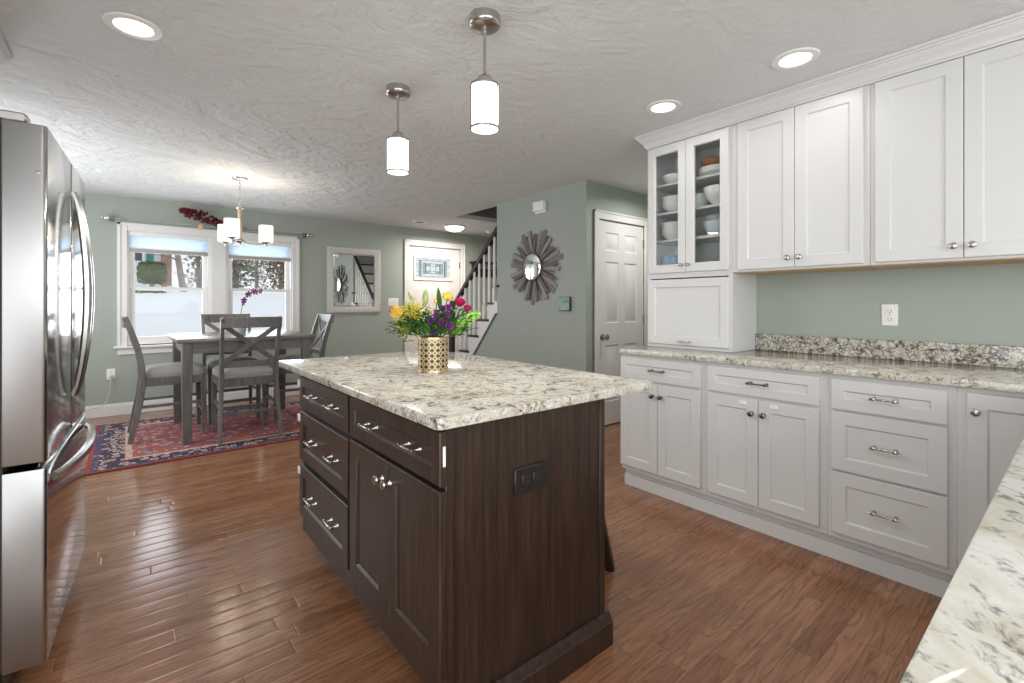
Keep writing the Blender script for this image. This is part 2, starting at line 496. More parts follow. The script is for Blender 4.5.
    def ball(s, c, r, sx=1, sy=1, sz=1, sub=2, mat=None, jit=0.0):
        t = bmesh.new()
        bmesh.ops.create_icosphere(t, subdivisions=sub, radius=r)
        if jit:
            for v in t.verts:
                v.co *= 1 + random.uniform(-jit, jit)
        m = Matrix.Translation(c)
        if mat is not None:
            m = m @ mat
        return s._add(t, m @ Matrix.Diagonal((sx, sy, sz, 1)))
    def face(s, pts):
        s.b.faces.new([s.b.verts.new(p) for p in pts])
        return s
    def shaker(s, x, y0, y1, z0, z1, rail=.057, t=.02, rec=.008, bv=.007):
        """a recessed panel front that faces -X: outer face at x, thickness t behind it"""
        def ring(i, xx):
            return [s.b.verts.new((xx, y, z)) for y, z in ((y0 + i, z0 + i), (y1 - i, z0 + i), (y1 - i, z1 - i), (y0 + i, z1 - i))]
        e = .0025
        R = [ring(0, x + t), ring(0, x + e), ring(e, x), ring(rail, x), ring(rail + .002, x + .0025), ring(rail + bv, x + rec)]
        for a, b in zip(R, R[1:]):
            for k in range(4):
                s.b.faces.new((a[k], a[(k + 1) % 4], b[(k + 1) % 4], b[k]))
        s.b.faces.new(R[-1])
        s.b.faces.new(list(reversed(R[0])))
        return s
    def frame(s, x, y0, y1, z0, z1, rail=.057, t=.02, bv=.006):
        """an open door frame that faces -X"""
        def ring(i, xx):
            return [s.b.verts.new((xx, y, z)) for y, z in ((y0 + i, z0 + i), (y1 - i, z0 + i), (y1 - i, z1 - i), (y0 + i, z1 - i))]
        e = .0025
        R = [ring(rail + bv, x + t), ring(0, x + t), ring(0, x + e), ring(e, x), ring(rail, x), ring(rail + bv, x + .009), ring(rail + bv, x + t)]
        for a, b in zip(R, R[1:]):
            for k in range(4):
                s.b.faces.new((a[k], a[(k + 1) % 4], b[(k + 1) % 4], b[k]))
        return s
    def panel_front(s, y, x0, x1, z0, z1, rail=.02, rec=.006, t=.01, ydir=-1):
        """a raised moulding panel on a door that faces -Y: sunk groove then raised field"""
        def ring(i, yy):
            return [s.b.verts.new((xx, yy, z)) for xx, z in ((x0 + i, z0 + i), (x1 - i, z0 + i), (x1 - i, z1 - i), (x0 + i, z1 - i))]
        R = [ring(0, y), ring(.008, y + rec), ring(.018, y + rec), ring(.034, y + .001)]
        for a, b in zip(R, R[1:]):
            for k in range(4):
                s.b.faces.new((a[k], a[(k + 1) % 4], b[(k + 1) % 4], b[k]))
        s.b.faces.new(R[-1])
        return s

def wloc(o):
    v = Vector((0, 0, 0))
    while o is not None:
        v += o.location
        o = o.parent
    return v
def obj(name, b, mat, parent=None, smooth=40, loc=None, recalc=True):
    """links ONE mesh object; coordinates are the place's, the object's origin is its parent's (or loc)"""
    if recalc:
        bmesh.ops.recalc_face_normals(b.b, faces=b.b.faces)
    off = Vector(loc) if loc is not None else (wloc(parent) if parent else Vector((0, 0, 0)))
    b.b.transform(Matrix.Translation(-off))
    me = D.meshes.new(name)
    b.b.to_mesh(me)
    b.b.free()
    if smooth:
        me.polygons.foreach_set('use_smooth', [p.area < .012 or name == 'snow_ground' for p in me.polygons])
        me.set_sharp_from_angle(angle=rad(smooth))
    me.materials.append(M[mat] if isinstance(mat, str) else mat)
    o = D.objects.new(name, me)
    SC.collection.objects.link(o)
    if parent:
        o.parent = parent
        o.location = off - wloc(parent)
    else:
        o.location = off
    return o
def tag(o, label, cat, group=None):
    o['label'] = label
    o['category'] = cat
    if group:
        o['group'] = group
    return o
def thing(name, label, cat, loc=(0, 0, 0), group=None):
    o = D.objects.new(name, None)
    o.empty_display_size = .1
    SC.collection.objects.link(o)
    o.location = loc
    return tag(o, label, cat, group)
def struct(name, b, mat, parent=None, smooth=40):
    o = obj(name, b, mat, parent, smooth)
    if not parent:
        o['kind'] = 'structure'
    return o
def kids(o):
    return [c for c in D.objects if c.parent == o]
def dup(root, loc, rotz=0.0, label=None, group=None):
    r = root.copy()
    SC.collection.objects.link(r)
    r.location = loc
    r.rotation_euler = (0, 0, rotz)
    if label:
        r['label'] = label
    if group:
        r['group'] = group
    def rec(src, dst):
        for ch in kids(src):
            c = ch.copy()
            SC.collection.objects.link(c)
            c.parent = dst
            rec(ch, c)
    rec(root, r)
    return r

# ------------------------------------------------------------------ the setting
CH = 2.39            # ceiling height
YD = 6.71            # dining wall
XR = 3.19            # kitchen wall behind the white cabinets
XS = 3.39            # stair wall with the sunburst mirror
YC = 3.035           # wall with the six panel door
XL = -1.12           # left wall
YB = -2.7            # wall behind the camera
T = .14
struct('floor', B().box(XL - T, 5.9, YB - T, YD + T, -.08, 0), 'floor', smooth=0)
c = B()
HX0, HX1, HY0, HY1 = 3.47, 4.40, 3.10, 5.47      # stairwell opening
c.box(XL - T, HX0, YB - T, YD + T, CH, CH + .06)
c.box(HX1, 5.9, YB - T, YD + T, CH, CH + .06)
c.box(HX0, HX1, YB - T, HY0, CH, CH + .06)
c.box(HX0, HX1, HY1, YD + T, CH, CH + .06)
struct('ceiling', c, 'ceiling', smooth=0)
# shaft above the stairwell
c = B()
c.box(HX0 - .05, HX0, HY0 - .05, HY1 + .05, CH + .06, 4.6)
c.box(HX1, HX1 + .05, HY0 - .05, HY1 + .05, CH + .06, 4.6)
c.box(HX0, HX1, HY0 - .05, HY0, CH + .06, 4.6)
c.box(HX0, HX1, HY1, HY1 + .05, CH + .06, 4.6)
c.box(HX0 - .05, HX1 + .05, HY0 - .05, HY1 + .05, 4.6, 4.65)
struct('wall_stairwell', c, 'shaft', smooth=0)

WX = [(.015, .785), (.965, 1.715)]               # window openings
WZ0, WZ1 = .76, 2.02
DX0, DX1, DZ = 3.405, 4.375, 2.14                 # front door opening
c = B()
c.box(XL - T, WX[0][0], YD, YD + T, 0, CH)
c.box(WX[0][1], WX[1][0], YD, YD + T, WZ0, WZ1)
c.box(WX[0][0], WX[1][1], YD, YD + T, 0, WZ0)
c.box(WX[0][0], WX[1][1], YD, YD + T, WZ1, CH)
c.box(WX[1][1], DX0, YD, YD + T, 0, CH)
c.box(DX0, DX1, YD, YD + T, DZ, CH)
c.box(DX1, 5.9, YD, YD + T, 0, CH)
struct('wall_back', c, 'green', smooth=0)
c = B().box(XL - T, XL, YB, -1.5, 0, CH).box(XL - T, XL, .7, 4.1, 0, CH).box(XL - T, XL, -1.5, .7, 0, .05).box(XL - T, XL, -1.5, .7, 2.1, CH).box(XL - T, XL, 6.1, YD, 0, CH).box(XL - T, XL, 4.1, 6.1, 0, .7).box(XL - T, XL, 4.1, 6.1, 2.2, CH)
struct('wall_left', c, 'green', smooth=0)
c = B().box(XL - T, -1.0, YB - T, YB, 0, CH).box(2.0, XR + T, YB - T, YB, 0, CH).box(-1.0, 2.0, YB - T, YB, 0, .95).box(-1.0, 2.0, YB - T, YB, 2.3, CH)
struct('wall_front', c, 'green', smooth=0)
struct('wall_right', B().box(XR, XR + T, YB, 2.03, 0, CH), 'green', smooth=0)
struct('wall_corridor', B().box(XR + T, 4.72, 1.89, 2.03, 0, CH).box(4.58, 4.72, 2.03, YC, 0, CH), 'green', smooth=0)
D2X0, D2X1, D2Z = 3.555, 4.315, 2.05
c = B().box(XS, D2X0, YC, YC + T, 0, CH).box(D2X1, 4.72, YC, YC + T, 0, CH).box(D2X0, D2X1, YC, YC + T, D2Z, CH)
struct('wall_closet', c, 'green', smooth=0)
# stair wall: full height up to y=4.43, then cut off under the stringer
c = B().prism([(YC + T, 0), (5.40, 0), (4.43, 1.10), (4.43, CH), (YC + T, CH)], XS, XS + .10, 'X')
struct('wall_stair', c, 'green', smooth=0)
struct('wall_hall', B().box(4.44, 4.54, YC + T, 5.47, 0, CH).box(4.54, 5.76, 5.33, 5.47, 0, CH).box(5.76, 5.9, 5.33, YD, 0, CH), 'green', smooth=0)

def skirting(b, pts, h=.13, t=.016):
    for (x0, y0), (x1, y1) in pts:
        if abs(x0 - x1) < 1e-4:
            s_ = -1 if x0 > 1 else 1
            b.box(x0, x0 + s_ * t, min(y0, y1), max(y0, y1), 0, h - .02, .002).box(x0, x0 + s_ * t * .6, min(y0, y1), max(y0, y1), h - .025, h, .004)
        else:
            b.box(min(x0, x1), max(x0, x1), y0 - t, y0, 0, h - .02, .002).box(min(x0, x1), max(x0, x1), y0 - t * .6, y0, h - .025, h, .004)
    return b
struct('baseboard_back', skirting(B(), [((XL, YD), (3.325, YD)), ((4.455, YD), (5.76, YD))]), 'trimw')
struct('baseboard_stair', skirting(B(), [((XS, YC), (XS, 5.38))]), 'trimw')
struct('baseboard_closet', skirting(B(), [((XS, YC), (3.485, YC)), ((4.385, YC), (4.58, YC))]), 'trimw')
struct('baseboard_left', B().box(XL, XL + .016, 3.2, YD - .02, 0, .13, .003), 'trimw')

# window casing, sashes, shades
c = B()
cx0, cx1, cz0, cz1 = -.06, 1.788, .745, 2.097
yy = YD - .02
c.box(cx0, cx0 + .076, yy, YD, cz0, cz1, .004)
c.box(cx1 - .076, cx1, yy, YD, cz0, cz1, .004)
c.box(cx0 + .076, cx1 - .076, yy, YD, cz1 - .077, cz1, .003)
c.box(.784, .966, yy, YD, cz0, 2.0195, .003)
c.box(.80, .95, yy - .008, yy + .002, cz0 + .01, 2.015, .003)
c.box(cx0 - .012, cx0 + .02, yy - .010, YD, cz0, cz1 + .006, .003).box(cx1 - .02, cx1 + .012, yy - .010, YD, cz0, cz1 + .006, .003)
c.box(cx0 - .012, cx1 + .012, yy - .010, YD, cz1 - .02, cz1 + .006, .003)
c.box(cx0 - .04, cx1 + .04, YD - .06, YD + .04, .725, .75, .006)
c.box(cx0 - .01, cx1 + .01, YD - .018, YD, .655, .725, .004)
struct('trim_1', c, 'trimw')
for wi, (x0, x1) in enumerate(WX):
    w = B()
    j = .018
    w.box(x0, x0 + j, YD, YD + T, WZ0, WZ1).box(x1 - j, x1, YD, YD + T, WZ0, WZ1).box(x0 + j, x1 - j, YD, YD + T, WZ1 - j, WZ1).box(x0 + j, x1 - j, YD, YD + T, WZ0 - .01, WZ0 + .02)
    for k, (z0, z1, y) in enumerate(((WZ0 + .02, 1.405, YD + .04), (1.365, WZ1 - j, YD + .078))):
        s_ = .052 if k == 0 else .046
        bt = .062 if k == 0 else .04
        tp = .04 if k == 0 else .05
        a0, a1 = x0 + j, x1 - j
        if k == 1:
            a0 += .001; a1 -= .001
        w.box(a0, a0 + s_, y, y + .034, z0, z1, .003).box(a1 - s_, a1, y, y + .034, z0, z1, .003)
        w.box(a0 + s_, a1 - s_, y, y + .034, z0, z0 + bt, .002).box(a0 + s_, a1 - s_, y, y + .034, z1 - tp, z1, .002)
    w.box((x0 + x1) / 2 - .03, (x0 + x1) / 2 + .03, YD + .03, YD + .045, 1.405, 1.42, .003)
    wo = struct('window_%d' % (wi + 1), w, 'trimw')
    g = B().box(x0 + .06, x1 - .06, YD + .055, YD + .059, WZ0 + .07, 1.38).box(x0 + .06, x1 - .06, YD + .094, YD + .098, 1.39, WZ1 - .05)
    obj('pane', g, 'winglass', wo, 0)
for wi, (x0, x1) in enumerate(WX):
    sh = thing('window_shade', ['pleated white shade drawn partway down the left window', 'pleated white shade drawn partway down the right window behind chandelier'][wi], 'blind', ((x0 + x1) / 2, YD + .015, 1.76), 'shades at the dining windows')
    zb = 1.825 if wi == 0 else 1.812
    f = B()
    for k in range(10):
        za = zb + (WZ1 - .045 - zb) * k / 10
        zc = zb + (WZ1 - .045 - zb) * (k + 1) / 10
        f.prism([(YD + .004, (za + zc) / 2), (YD + .014, zc), (YD + .024, (za + zc) / 2), (YD + .014, za)], x0 + .022, x1 - .022, 'X')
    obj('fabric', f, 'blind', sh, 0)
    obj('bottom_rail', B().box(x0 + .02, x1 - .02, YD - .002, YD + .028, zb - .042, zb + .002, .004), 'taupe', sh)
    obj('head_rail', B().box(x0 + .02, x1 - .02, YD - .002, YD + .03, WZ1 - .05, WZ1 - .018, .004), 'plastic', sh)
# made-up windows in the unseen walls, added for the fill lamps
for nm, (a, b_), z0, z1, ax in (('window_3', (-1.0, 2.0), .95, 2.3, 'Y'), ('window_4', (4.1, 6.1), .7, 2.2, 'X'), ('window_5', (-1.5, .7), .05, 2.1, 'X')):
    w = B()
    for k in range(4):
        q = a + (b_ - a) * k / 3
        if ax == 'Y':
            w.box(q - .03, q + .03, YB - .09, YB + .0, z0, z1, .003)
        else:
            w.box(XL - .09, XL, q - .03, q + .03, z0, z1, .003)
    if ax == 'Y':
        w.box(a, b_, YB - .09, YB, z0, z0 + .06).box(a, b_, YB - .09, YB, z1 - .06, z1)
    else:
        w.box(XL - .09, XL, a, b_, z0, z0 + .06).box(XL - .09, XL, a, b_, z1 - .06, z1)
    struct(nm, w, 'trimw')

# front door
c = B()
for a, b_ in ((3.328, 3.412), (4.362, 4.446)):
    c.box(a, b_, YD - .02, YD, 0, 2.205, .004)
    c.box(a + (.0 if a < 4 else .066), a + (.018 if a < 4 else .084), YD - .028, YD, 0, 2.213, .003)
c.box(3.328, 4.446, YD - .021, YD, 2.125, 2.205, .004).box(3.328, 4.446, YD - .028, YD, 2.19, 2.213, .003)
struct('trim_2', c, 'trimw')
fd = B()
dy = YD + .03
lx0, lx1, lz0, lz1 = 3.535, 4.185, 1.615, 1.945
fx0, fx1 = 3.412, 4.368
fd.box(fx0, lx0, dy, dy + .045, .01, 2.13).box(lx1, fx1, dy, dy + .045, .01, 2.13).box(lx0, lx1, dy, dy + .045, .01, lz0).box(lx0, lx1, dy, dy + .045, lz1, 2.13)
for k in range(3):
    a = 3.535 + k * .225
    for z0, z1 in ((1.05, 1.48), (.22, .93)):
        fd.box(a, a + .2, dy - .006, dy + .004, z0, z1, .004)
        fd.box(a + .02, a + .18, dy - .012, dy, z0 + .02, z1 - .02, .007)
m_ = .03
fd.box(lx0 - m_, lx1 + m_, dy - .016, dy + .004, lz1 - .004, lz1 + m_, .005).box(lx0 - m_, lx1 + m_, dy - .016, dy + .004, lz0 - m_, lz0 + .004, .005)
fd.box(lx0 - m_, lx0 + .004, dy - .016, dy + .004, lz0, lz1, .005).box(lx1 - .004, lx1 + m_, dy - .016, dy + .004, lz0, lz1, .005)
n = NT('front_door_paint')
M['doorpaint'] = n.done(n.pbr(color=n.mix(n.noise(n.co(), 3), (.80, .755, .72), (.83, .785, .75)), rough=.4))
fdo = struct('door_1', fd, 'doorpaint')
def mk_stained(name, col, tr):
    n = NT(name)
    f = n.noise(n.co(), 40, 3)
    t = n.n('ShaderNodeBsdfTransparent', {0: col}).outputs[0]
    tl = n.n('ShaderNodeBsdfTranslucent', {0: col, }).outputs[0]
    g = n.n('ShaderNodeBsdfGlossy', {0: (1, 1, 1), 'Roughness': .1}).outputs[0]
    a = n.n('ShaderNodeMixShader', {0: n.math('ADD', tr - .1, n.math('MULTIPLY', f, .2)), 1: tl, 2: t}).outputs[0]
    return n.done(n.n('ShaderNodeMixShader', {0: .06, 1: a, 2: g}).outputs[0])
M['stain_clear'] = mk_stained('textured_clear_glass', (.97, .985, .99), .75)
M['stain_blue'] = mk_stained('blue_grey_leaded_glass', (.74, .82, .82), .7)
def rects(b, L, y0, y1):
    for x0, x1, z0, z1 in L:
        b.box(x0, x1, y0, y1, z0, z1)
    return b
W_, H_ = lx1 - lx0, lz1 - lz0
def R4(u0, u1, v0, v1):
    return (lx0 + u0 * W_, lx0 + u1 * W_, lz0 + v0 * H_, lz0 + v1 * H_)
blue = [R4(.11, .17, .12, .88), R4(.83, .89, .12, .88), R4(.22, .30, .24, .76), R4(.70, .78, .24, .76), R4(.30, .42, .62, .74), R4(.58, .70, .62, .74), R4(.30, .42, .26, .38), R4(.58, .70, .26, .38)]
obj('blue_glass', rects(B(), blue, dy + .012, dy + .016), 'stain_blue', fdo, 0)
obj('clear_glass', B().box(lx0, lx1, dy + .018, dy + .022, lz0, lz1), 'stain_clear', fdo, 0)
came = B()
def came_rect(u0, u1, v0, v1, t=.003):
    x0, x1, z0, z1 = R4(u0, u1, v0, v1)
    came.box(x0 - t, x0 + t, dy + .009, dy + .019, z0, z1).box(x1 - t, x1 + t, dy + .009, dy + .019, z0, z1)
    came.box(x0, x1, dy + .009, dy + .019, z0 - t, z0 + t).box(x0, x1, dy + .009, dy + .019, z1 - t, z1 + t)
for r_ in ((.11, .17, .12, .88), (.83, .89, .12, .88), (.22, .30, .24, .76), (.70, .78, .24, .76), (.30, .70, .26, .74), (.30, .70, .38, .62), (.17, .83, .12, .88), (.42, .58, .26, .74)):
    came_rect(*r_)
for u in (.33, .5, .67):
    x = lx0 + u * W_
    came.box(x - .002, x + .002, dy + .009, dy + .019, lz1 - .12 * H_, lz1).box(x - .002, x + .002, dy + .009, dy + .019, lz0, lz0 + .12 * H_)
for v in (.33, .66):
    z = lz0 + v * H_
    came.box(lx0, lx0 + .11 * W_, dy + .009, dy + .019, z - .002, z + .002).box(lx1 - .11 * W_, lx1, dy + .009, dy + .019, z - .002, z + .002)
obj('leaded_came', came, 'chrome', fdo, 0)
for z in (1.86, 1.0, .25):
    obj('hinge', B().box(4.352, 4.372, dy - .012, dy + .004, z - .05, z + .05, .003).lathe([(.007, 0), (.007, .1)], (4.368, dy - .014, z - .05), 10), 'pewter', fdo)
obj('door_knob', B().lathe([(.0, 0), (.03, 0), (.03, .008), (.012, .012), (.012, .035), (.027, .045), (.029, .06), (.02, .072), (0, .075)], (3.48, dy, 1.0), 18, '-Y'), 'nickel', fdo)

# closet door, six panels
c = B()
for a, b_ in ((D2X0 - .065, D2X0 + .01), (D2X1 - .01, D2X1 + .065)):
    c.box(a, b_, YC - .018, YC, 0, D2Z + .07, .004)
c.box(D2X0 - .065, D2X1 + .065, YC - .019, YC, D2Z - .01, D2Z + .07, .004)
c.box(D2X0 - .065, D2X1 + .065, YC - .026, YC, D2Z + .055, D2Z + .073, .003)
c.box(D2X0 - .065, D2X0 - .047, YC - .026, YC, 0, D2Z + .073, .003)
struct('trim_3', c, 'trimw')
pd = B()
px0, px1, py = D2X0 + .012, D2X1 - .012, YC + .004
xs = [px0, px0 + .115, (px0 + px1) / 2 - .05, (px0 + px1) / 2 + .05, px1 - .115, px1]
zs = [.012, .24, .80, 1.02, 1.63, 1.74, 1.92, 2.035]
def quad(b, x0, x1, z0, z1, y):
    b.face([(x0, y, z0), (x1, y, z0), (x1, y, z1), (x0, y, z1)])
for i in range(5):
    for j in range(7):
        if i in (1, 3) and j in (1, 3, 5):
            pd.panel_front(py, xs[i], xs[i + 1], zs[j], zs[j + 1], rec=.009)
        else:
            quad(pd, xs[i], xs[i + 1], zs[j], zs[j + 1], py)
pd.box(px0, px1, py + .012, py + .04, .012, 2.035)
bmesh.ops.remove_doubles(pd.b, verts=pd.b.verts, dist=.0002)
pdo = struct('door_2', pd, 'trimw', smooth=30)
obj('door_knob', B().lathe([(0, 0), (.033, 0), (.033, .006), (.02, .010), (.012, .014), (.012, .036), (.026, .042), (.03, .055), (.026, .068), (0, .072)], (px0 + .06, py, .885), 20, '-Y'), 'nickel', pdo)
for z in (1.05, 1.85, .25):
    obj('hinge', B().lathe([(.007, 0), (.007, .09)], (px1 + .004, py - .008, z - .045), 10).box(px1 - .012, px1 + .01, py - .004, py + .003, z - .045, z + .045), 'nickel', pdo)

# ------------------------------------------------------------------ hardware
def pull(parent, x, y, z, L=.10, mat='pewter', along='Y'):
    """bar pull with two posts on a front that faces -X"""
    b = B()
    pts = [(x - .028, y - L / 2, z), (x - .031, y - L / 4, z), (x - .031, y + L / 4, z), (x - .028, y + L / 2, z)]
    b.tube(pts, .0045, 10)
    for s_ in (-1, 1):
        b.lathe([(.0, 0), (.009, 0), (.008, .004), (.0048, .008), (.0048, .026), (.0075, .028), (.0075, .034), (0, .036)], (x, y + s_ * L * .40, z), 12, '-X')
        b.lathe([(0, 0), (.0065, 0), (.0065, .007), (0, .007)], (x - .028, y + s_ * L / 2 - .0035, z), 10, 'Y')
    return obj('handle', b, mat, parent)
def knob(parent, x, y, z, mat='pewter', r=.0155):
    b = B().lathe([(0, 0), (.010, 0), (.008, .003), (.0055, .008), (.006, .014), (r * .8, .018), (r, .023), (r * .92, .028), (r * .5, .031), (0, .032)], (x, y, z), 18, '-X')
    return obj('knob', b, mat, parent)
def outlet_plate(b, s2, p, axis, w=.072, h=.116):
    """cover plate and the two receptacles; axis: wall normal '-X' or '-Y'"""
    x, y, z = p
    def bx(bb, u0, u1, z0, z1, d0, d1, bev=.0):
        if axis == '-X':
            bb.box(x - d1, x - d0, y + u0, y + u1, z + z0, z + z1, bev)
        else:
            bb.box(x + u0, x + u1, y - d1, y - d0, z + z0, z + z1, bev)
    bx(b, -w / 2, w / 2, -h / 2, h / 2, 0, .006, .0025)
    for k in (-1, 1):
        bx(b, -.017, .017, k * .0215 - .0155, k * .0215 + .0155, .004, .0085, .0015)
        bx(s2, -.0085, -.0060, k * .0215 - .003, k * .0215 + .007, .0083, .0092)
        bx(s2, .0055, .0080, k * .0215 - .002, k * .0215 + .006, .0083, .0092)
        bx(s2, -.0025, .0025, k * .0215 - .011, k * .0215 - .007, .0083, .0092)
    bx(s2, -.002, .002, -.002, .002, .0055, .0066)

# ------------------------------------------------------------------ white base cabinets along the right wall
XF = 2.555
def base_carcass(root, y0, y1, left_end=False):
    b = B().box(XF + .020, XR - .002, y0, y1, .118, .883, .0015)
    obj('carcass', b, 'white', root)
    t = B().box(XF + .066, XR - .002, y0, y1, 0, .119)
    t.box(XF + .050, XF + .0665, y0, y1, 0, .072)
    obj('toe_kick', t, 'white', root)
def drawer(root, x, y0, y1, z0, z1, mat, hmat, pulls=(0,), rail=.045, hl=.1, dz=0):
    d = obj('drawer', B().shaker(x, y0, y1, z0, z1, rail), mat, root, 25)
    for q in pulls:
        pull(d, x + (.008 if rail < (z1 - z0) / 2 else 0), (y0 + y1) / 2 + q, (z0 + z1) / 2 + dz, hl, hmat)
    return d
def door(root, x, y0, y1, z0, z1, mat, hmat, ky, kz, rail=.057, r=.0155):
    d = obj('door', B().shaker(x, y0, y1, z0, z1, rail), mat, root, 25)
    knob(d, x, ky, kz, hmat, r)
    return d
specs = [('white base cabinet at the far end nearest the white door, one drawer over two doors', 1.393, 1.988, 0),
         ('white base cabinet in mid run with two white pads on its door tops', .79, 1.393, 1)]
for lab, y0, y1, k in specs:
    r = thing('base_cabinet', lab, 'cabinet', (XF + .05, (y0 + y1) / 2, 0), 'white base cabinets on the right')
    base_carcass(r, y0, y1)
    a, b_ = (1.422, 1.985) if k == 0 else (.820, 1.378)
    drawer(r, XF, a, b_, .723, .862, 'white', 'pewter')
    mid = (a + b_) / 2
    for s_ in (0, 1):
        d0, d1 = (a, mid - .0015) if s_ == 0 else (mid + .0015, b_)
        ky = mid - .030 if s_ == 0 else mid + .030
        d = door(r, XF, d0, d1, .148, .708, 'white', 'pewter', ky, .635)
        if k == 1:
            py_ = mid + (.078 if s_ else -.078)
            lt = B().box(XF - .006, XF + .002, py_ - .020, py_ + .020, .672, .694, .003)
            obj('latch_pad', lt, 'plastic', d)['label'] = 'white stick-on pad'
r = thing('drawer_cabinet', 'white base cabinet with a stack of three drawers', 'cabinet', (XF + .05, .56, 0), 'white base cabinets on the right')
base_carcass(r, .339, .79)
for z0, z1 in ((.723, .862), (.442, .712), (.148, .432)):
    drawer(r, XF, .364, .770, z0, z1, 'white', 'nickel', rail=.05 if z1 - z0 < .2 else .057, hl=.095)
r = thing('corner_cabinet', 'white single door base cabinet at the right edge beside the three drawers', 'cabinet', (XF + .05, .1, 0), 'white base cabinets on the right')
base_carcass(r, -.05, .339)
door(r, XF, .02, .309, .148, .862, 'white', 'nickel', .281, .792)

# countertops
def rounded(poly, rr, n=6):
    """round the corners of a polygon; rr gives a radius per corner"""
    out = []
    k = len(poly)
    for i in range(k):
        p = Vector(poly[i]); a = Vector(poly[i - 1]); c_ = Vector(poly[(i + 1) % k])
        r_ = rr[i]
        if r_ <= 0:
            out.append(tuple(p)); continue
        u = (a - p).normalized(); v = (c_ - p).normalized()
        s0, s1 = p + u * r_, p + v * r_
        for j in range(n + 1):
            t = j / n
            q = s0 * (1 - t) ** 2 + p * 2 * t * (1 - t) + s1 * t * t
            out.append((q.x, q.y))
    return out
ct = thing('countertop', 'long speckled granite countertop with low backsplash on the white base cabinets', 'countertop', (2.86, .7, .884))
obj('slab', B().prism(rounded([(2.538, -.58), (XR - .001, -.58), (XR - .001, 1.99), (2.538, 1.99)], [0, 0, 0, .02]), .884, .914, 'Z', .004, 2), 'granite', ct)
obj('backsplash', B().box(XR - .026, XR - .001, -.58, 1.378, .914, 1.016, .003), 'granite2', ct)

pc = thing('peninsula_countertop', 'cream granite countertop with rounded corner in the right foreground', 'countertop', (1.5, -.24, .884))
obj('slab', B().prism(rounded([(.437, -.60), (2.537, -.60), (2.537, .096), (.437, .096)], [.04, 0, 0, .036]), .884, .914, 'Z', .004, 2), 'granite_pale', pc)
r = thing('peninsula_cabinet', 'white base cabinets under the foreground granite countertop', 'cabinet', (1.5, -.26, 0))
obj('carcass', B().box(.47, 2.536, -.57, .045, .11, .883, .002), 'white', r)
obj('toe_kick', B().box(.56, 2.536, -.56, -.02, 0, .112), 'white', r)
for k in range(4):
    x0 = .52 + k * .5
    rot = Matrix.Rotation(rad(-90), 4, 'Z')
    for z0, z1, nm in ((.148, .708, 'door'), (.723, .862, 'drawer')):
        b = B().shaker(0, -.235, .235, z0, z1, .05)
        b.b.transform(Matrix.Translation((x0 + .25, .066, 0)) @ rot)
        obj(nm, b, 'white', r, 25)

# ------------------------------------------------------------------ upper cabinets
XU = 2.84
UB, UT = 1.402, 2.335
r = thing('glass_cabinet', 'white glass-door china cabinet with shelves of dishes, standing on the counter', 'cabinet', (3.0, 1.685, .915), 'white upper cabinets')
y0, y1 = 1.380, 1.985
fx = XU + .020
b = B()
b.box(fx + .02, XR - .002, y0, y0 + .018, .9145, UT).box(fx + .02, XR - .002, y1 - .018, y1, .9145, UT)      # sides
b.box(fx + .02, XR - .002, y0 + .018, y1 - .018, UT - .03, UT).box(fx + .02, XR - .002, y0 + .018, y1 - .018, 1.395, 1.43)
b.box(fx, fx + .02, y0, y0 + .024, .9145, UT, .001).box(fx, fx + .02, y1 - .026, y1, .9145, UT, .001)
b.box(fx, fx + .02, y0 + .024, y1 - .026, 1.385, 1.432).box(fx, fx + .02, y0 + .024, y1 - .026, 2.27, UT).box(fx, fx + .02, y0 + .024, y1 - .026, .9145, .935)
b.box(fx + .03, XR - .002, y0 + .018, y1 - .018, .9145, .925)
b.box(XR - .012, XR - .002, y0 + .018, y1 - .018, .9145, 1.40)
obj('carcass', b, 'white', r)
obj('back_panel', B().box(XR - .012, XR - .003, y0 + .018, y1 - .018, 1.43, UT - .03), 'cabin', r)
SH = [1.432, 1.655, 1.848, 2.045]
for z in SH[1:]:
    obj('shelf', B().box(fx + .045, XR - .014, y0 + .0185, y1 - .0185, z - .018, z, .002), 'white', r)
for s_ in (0, 1):
    a, b_ = (1.396, 1.680) if s_ == 0 else (1.683, 1.968)
    d = obj('door', B().frame(XU, a, b_, 1.420, 2.287, .052), 'white', r, 25)
    obj('pane', B().box(XU + .011, XU + .014, a + .054, b_ - .054, 1.474, 2.233), 'cabglass', d, 0)
    knob(d, XU, 1.6815 + (-.024 if s_ == 0 else .024), 1.468, 'nickel', .012)
fl = obj('lift_door', B().shaker(XU, 1.396, 1.968, .938, 1.376, .052), 'white', r, 25)
pull(fl, XU, 1.682, .962, .085, 'nickel')

for lab, y0, y1, dr, kn in (('white two-door upper cabinet between the glass cabinet and the right-hand one', .693, 1.379, (.717, 1.342), 'nickel'),
                            ('white two-door upper cabinet cut by the right edge', .012, .692, (.036, .669), 'nickel')):
    r = thing('upper_cabinet', lab, 'cabinet', (3.0, (y0 + y1) / 2, UB), 'white upper cabinets')
    obj('carcass', B().box(fx, XR - .002, y0, y1, UB, UT, .0015), 'white', r)
    obj('bottom_panel', B().box(fx + .015, XR - .004, y0 + .015, y1 - .015, UB - .004, UB + .001), 'tanply', r)
    mid = (dr[0] + dr[1]) / 2
    for s_ in (0, 1):
        a, b_ = (dr[0], mid - .0015) if s_ == 0 else (mid + .0015, dr[1])
        door(r, XU, a, b_, 1.414, 2.293, 'white', kn, mid + (-.030 if s_ == 0 else .030), 1.466)
r = thing('upper_cabinet', 'white upper cabinet above the foreground end of the counter', 'cabinet', (3.0, -.3, UB), 'white upper cabinets')
obj('carcass', B().box(fx, XR - .002, -.58, .011, UB, UT, .0015), 'white', r)
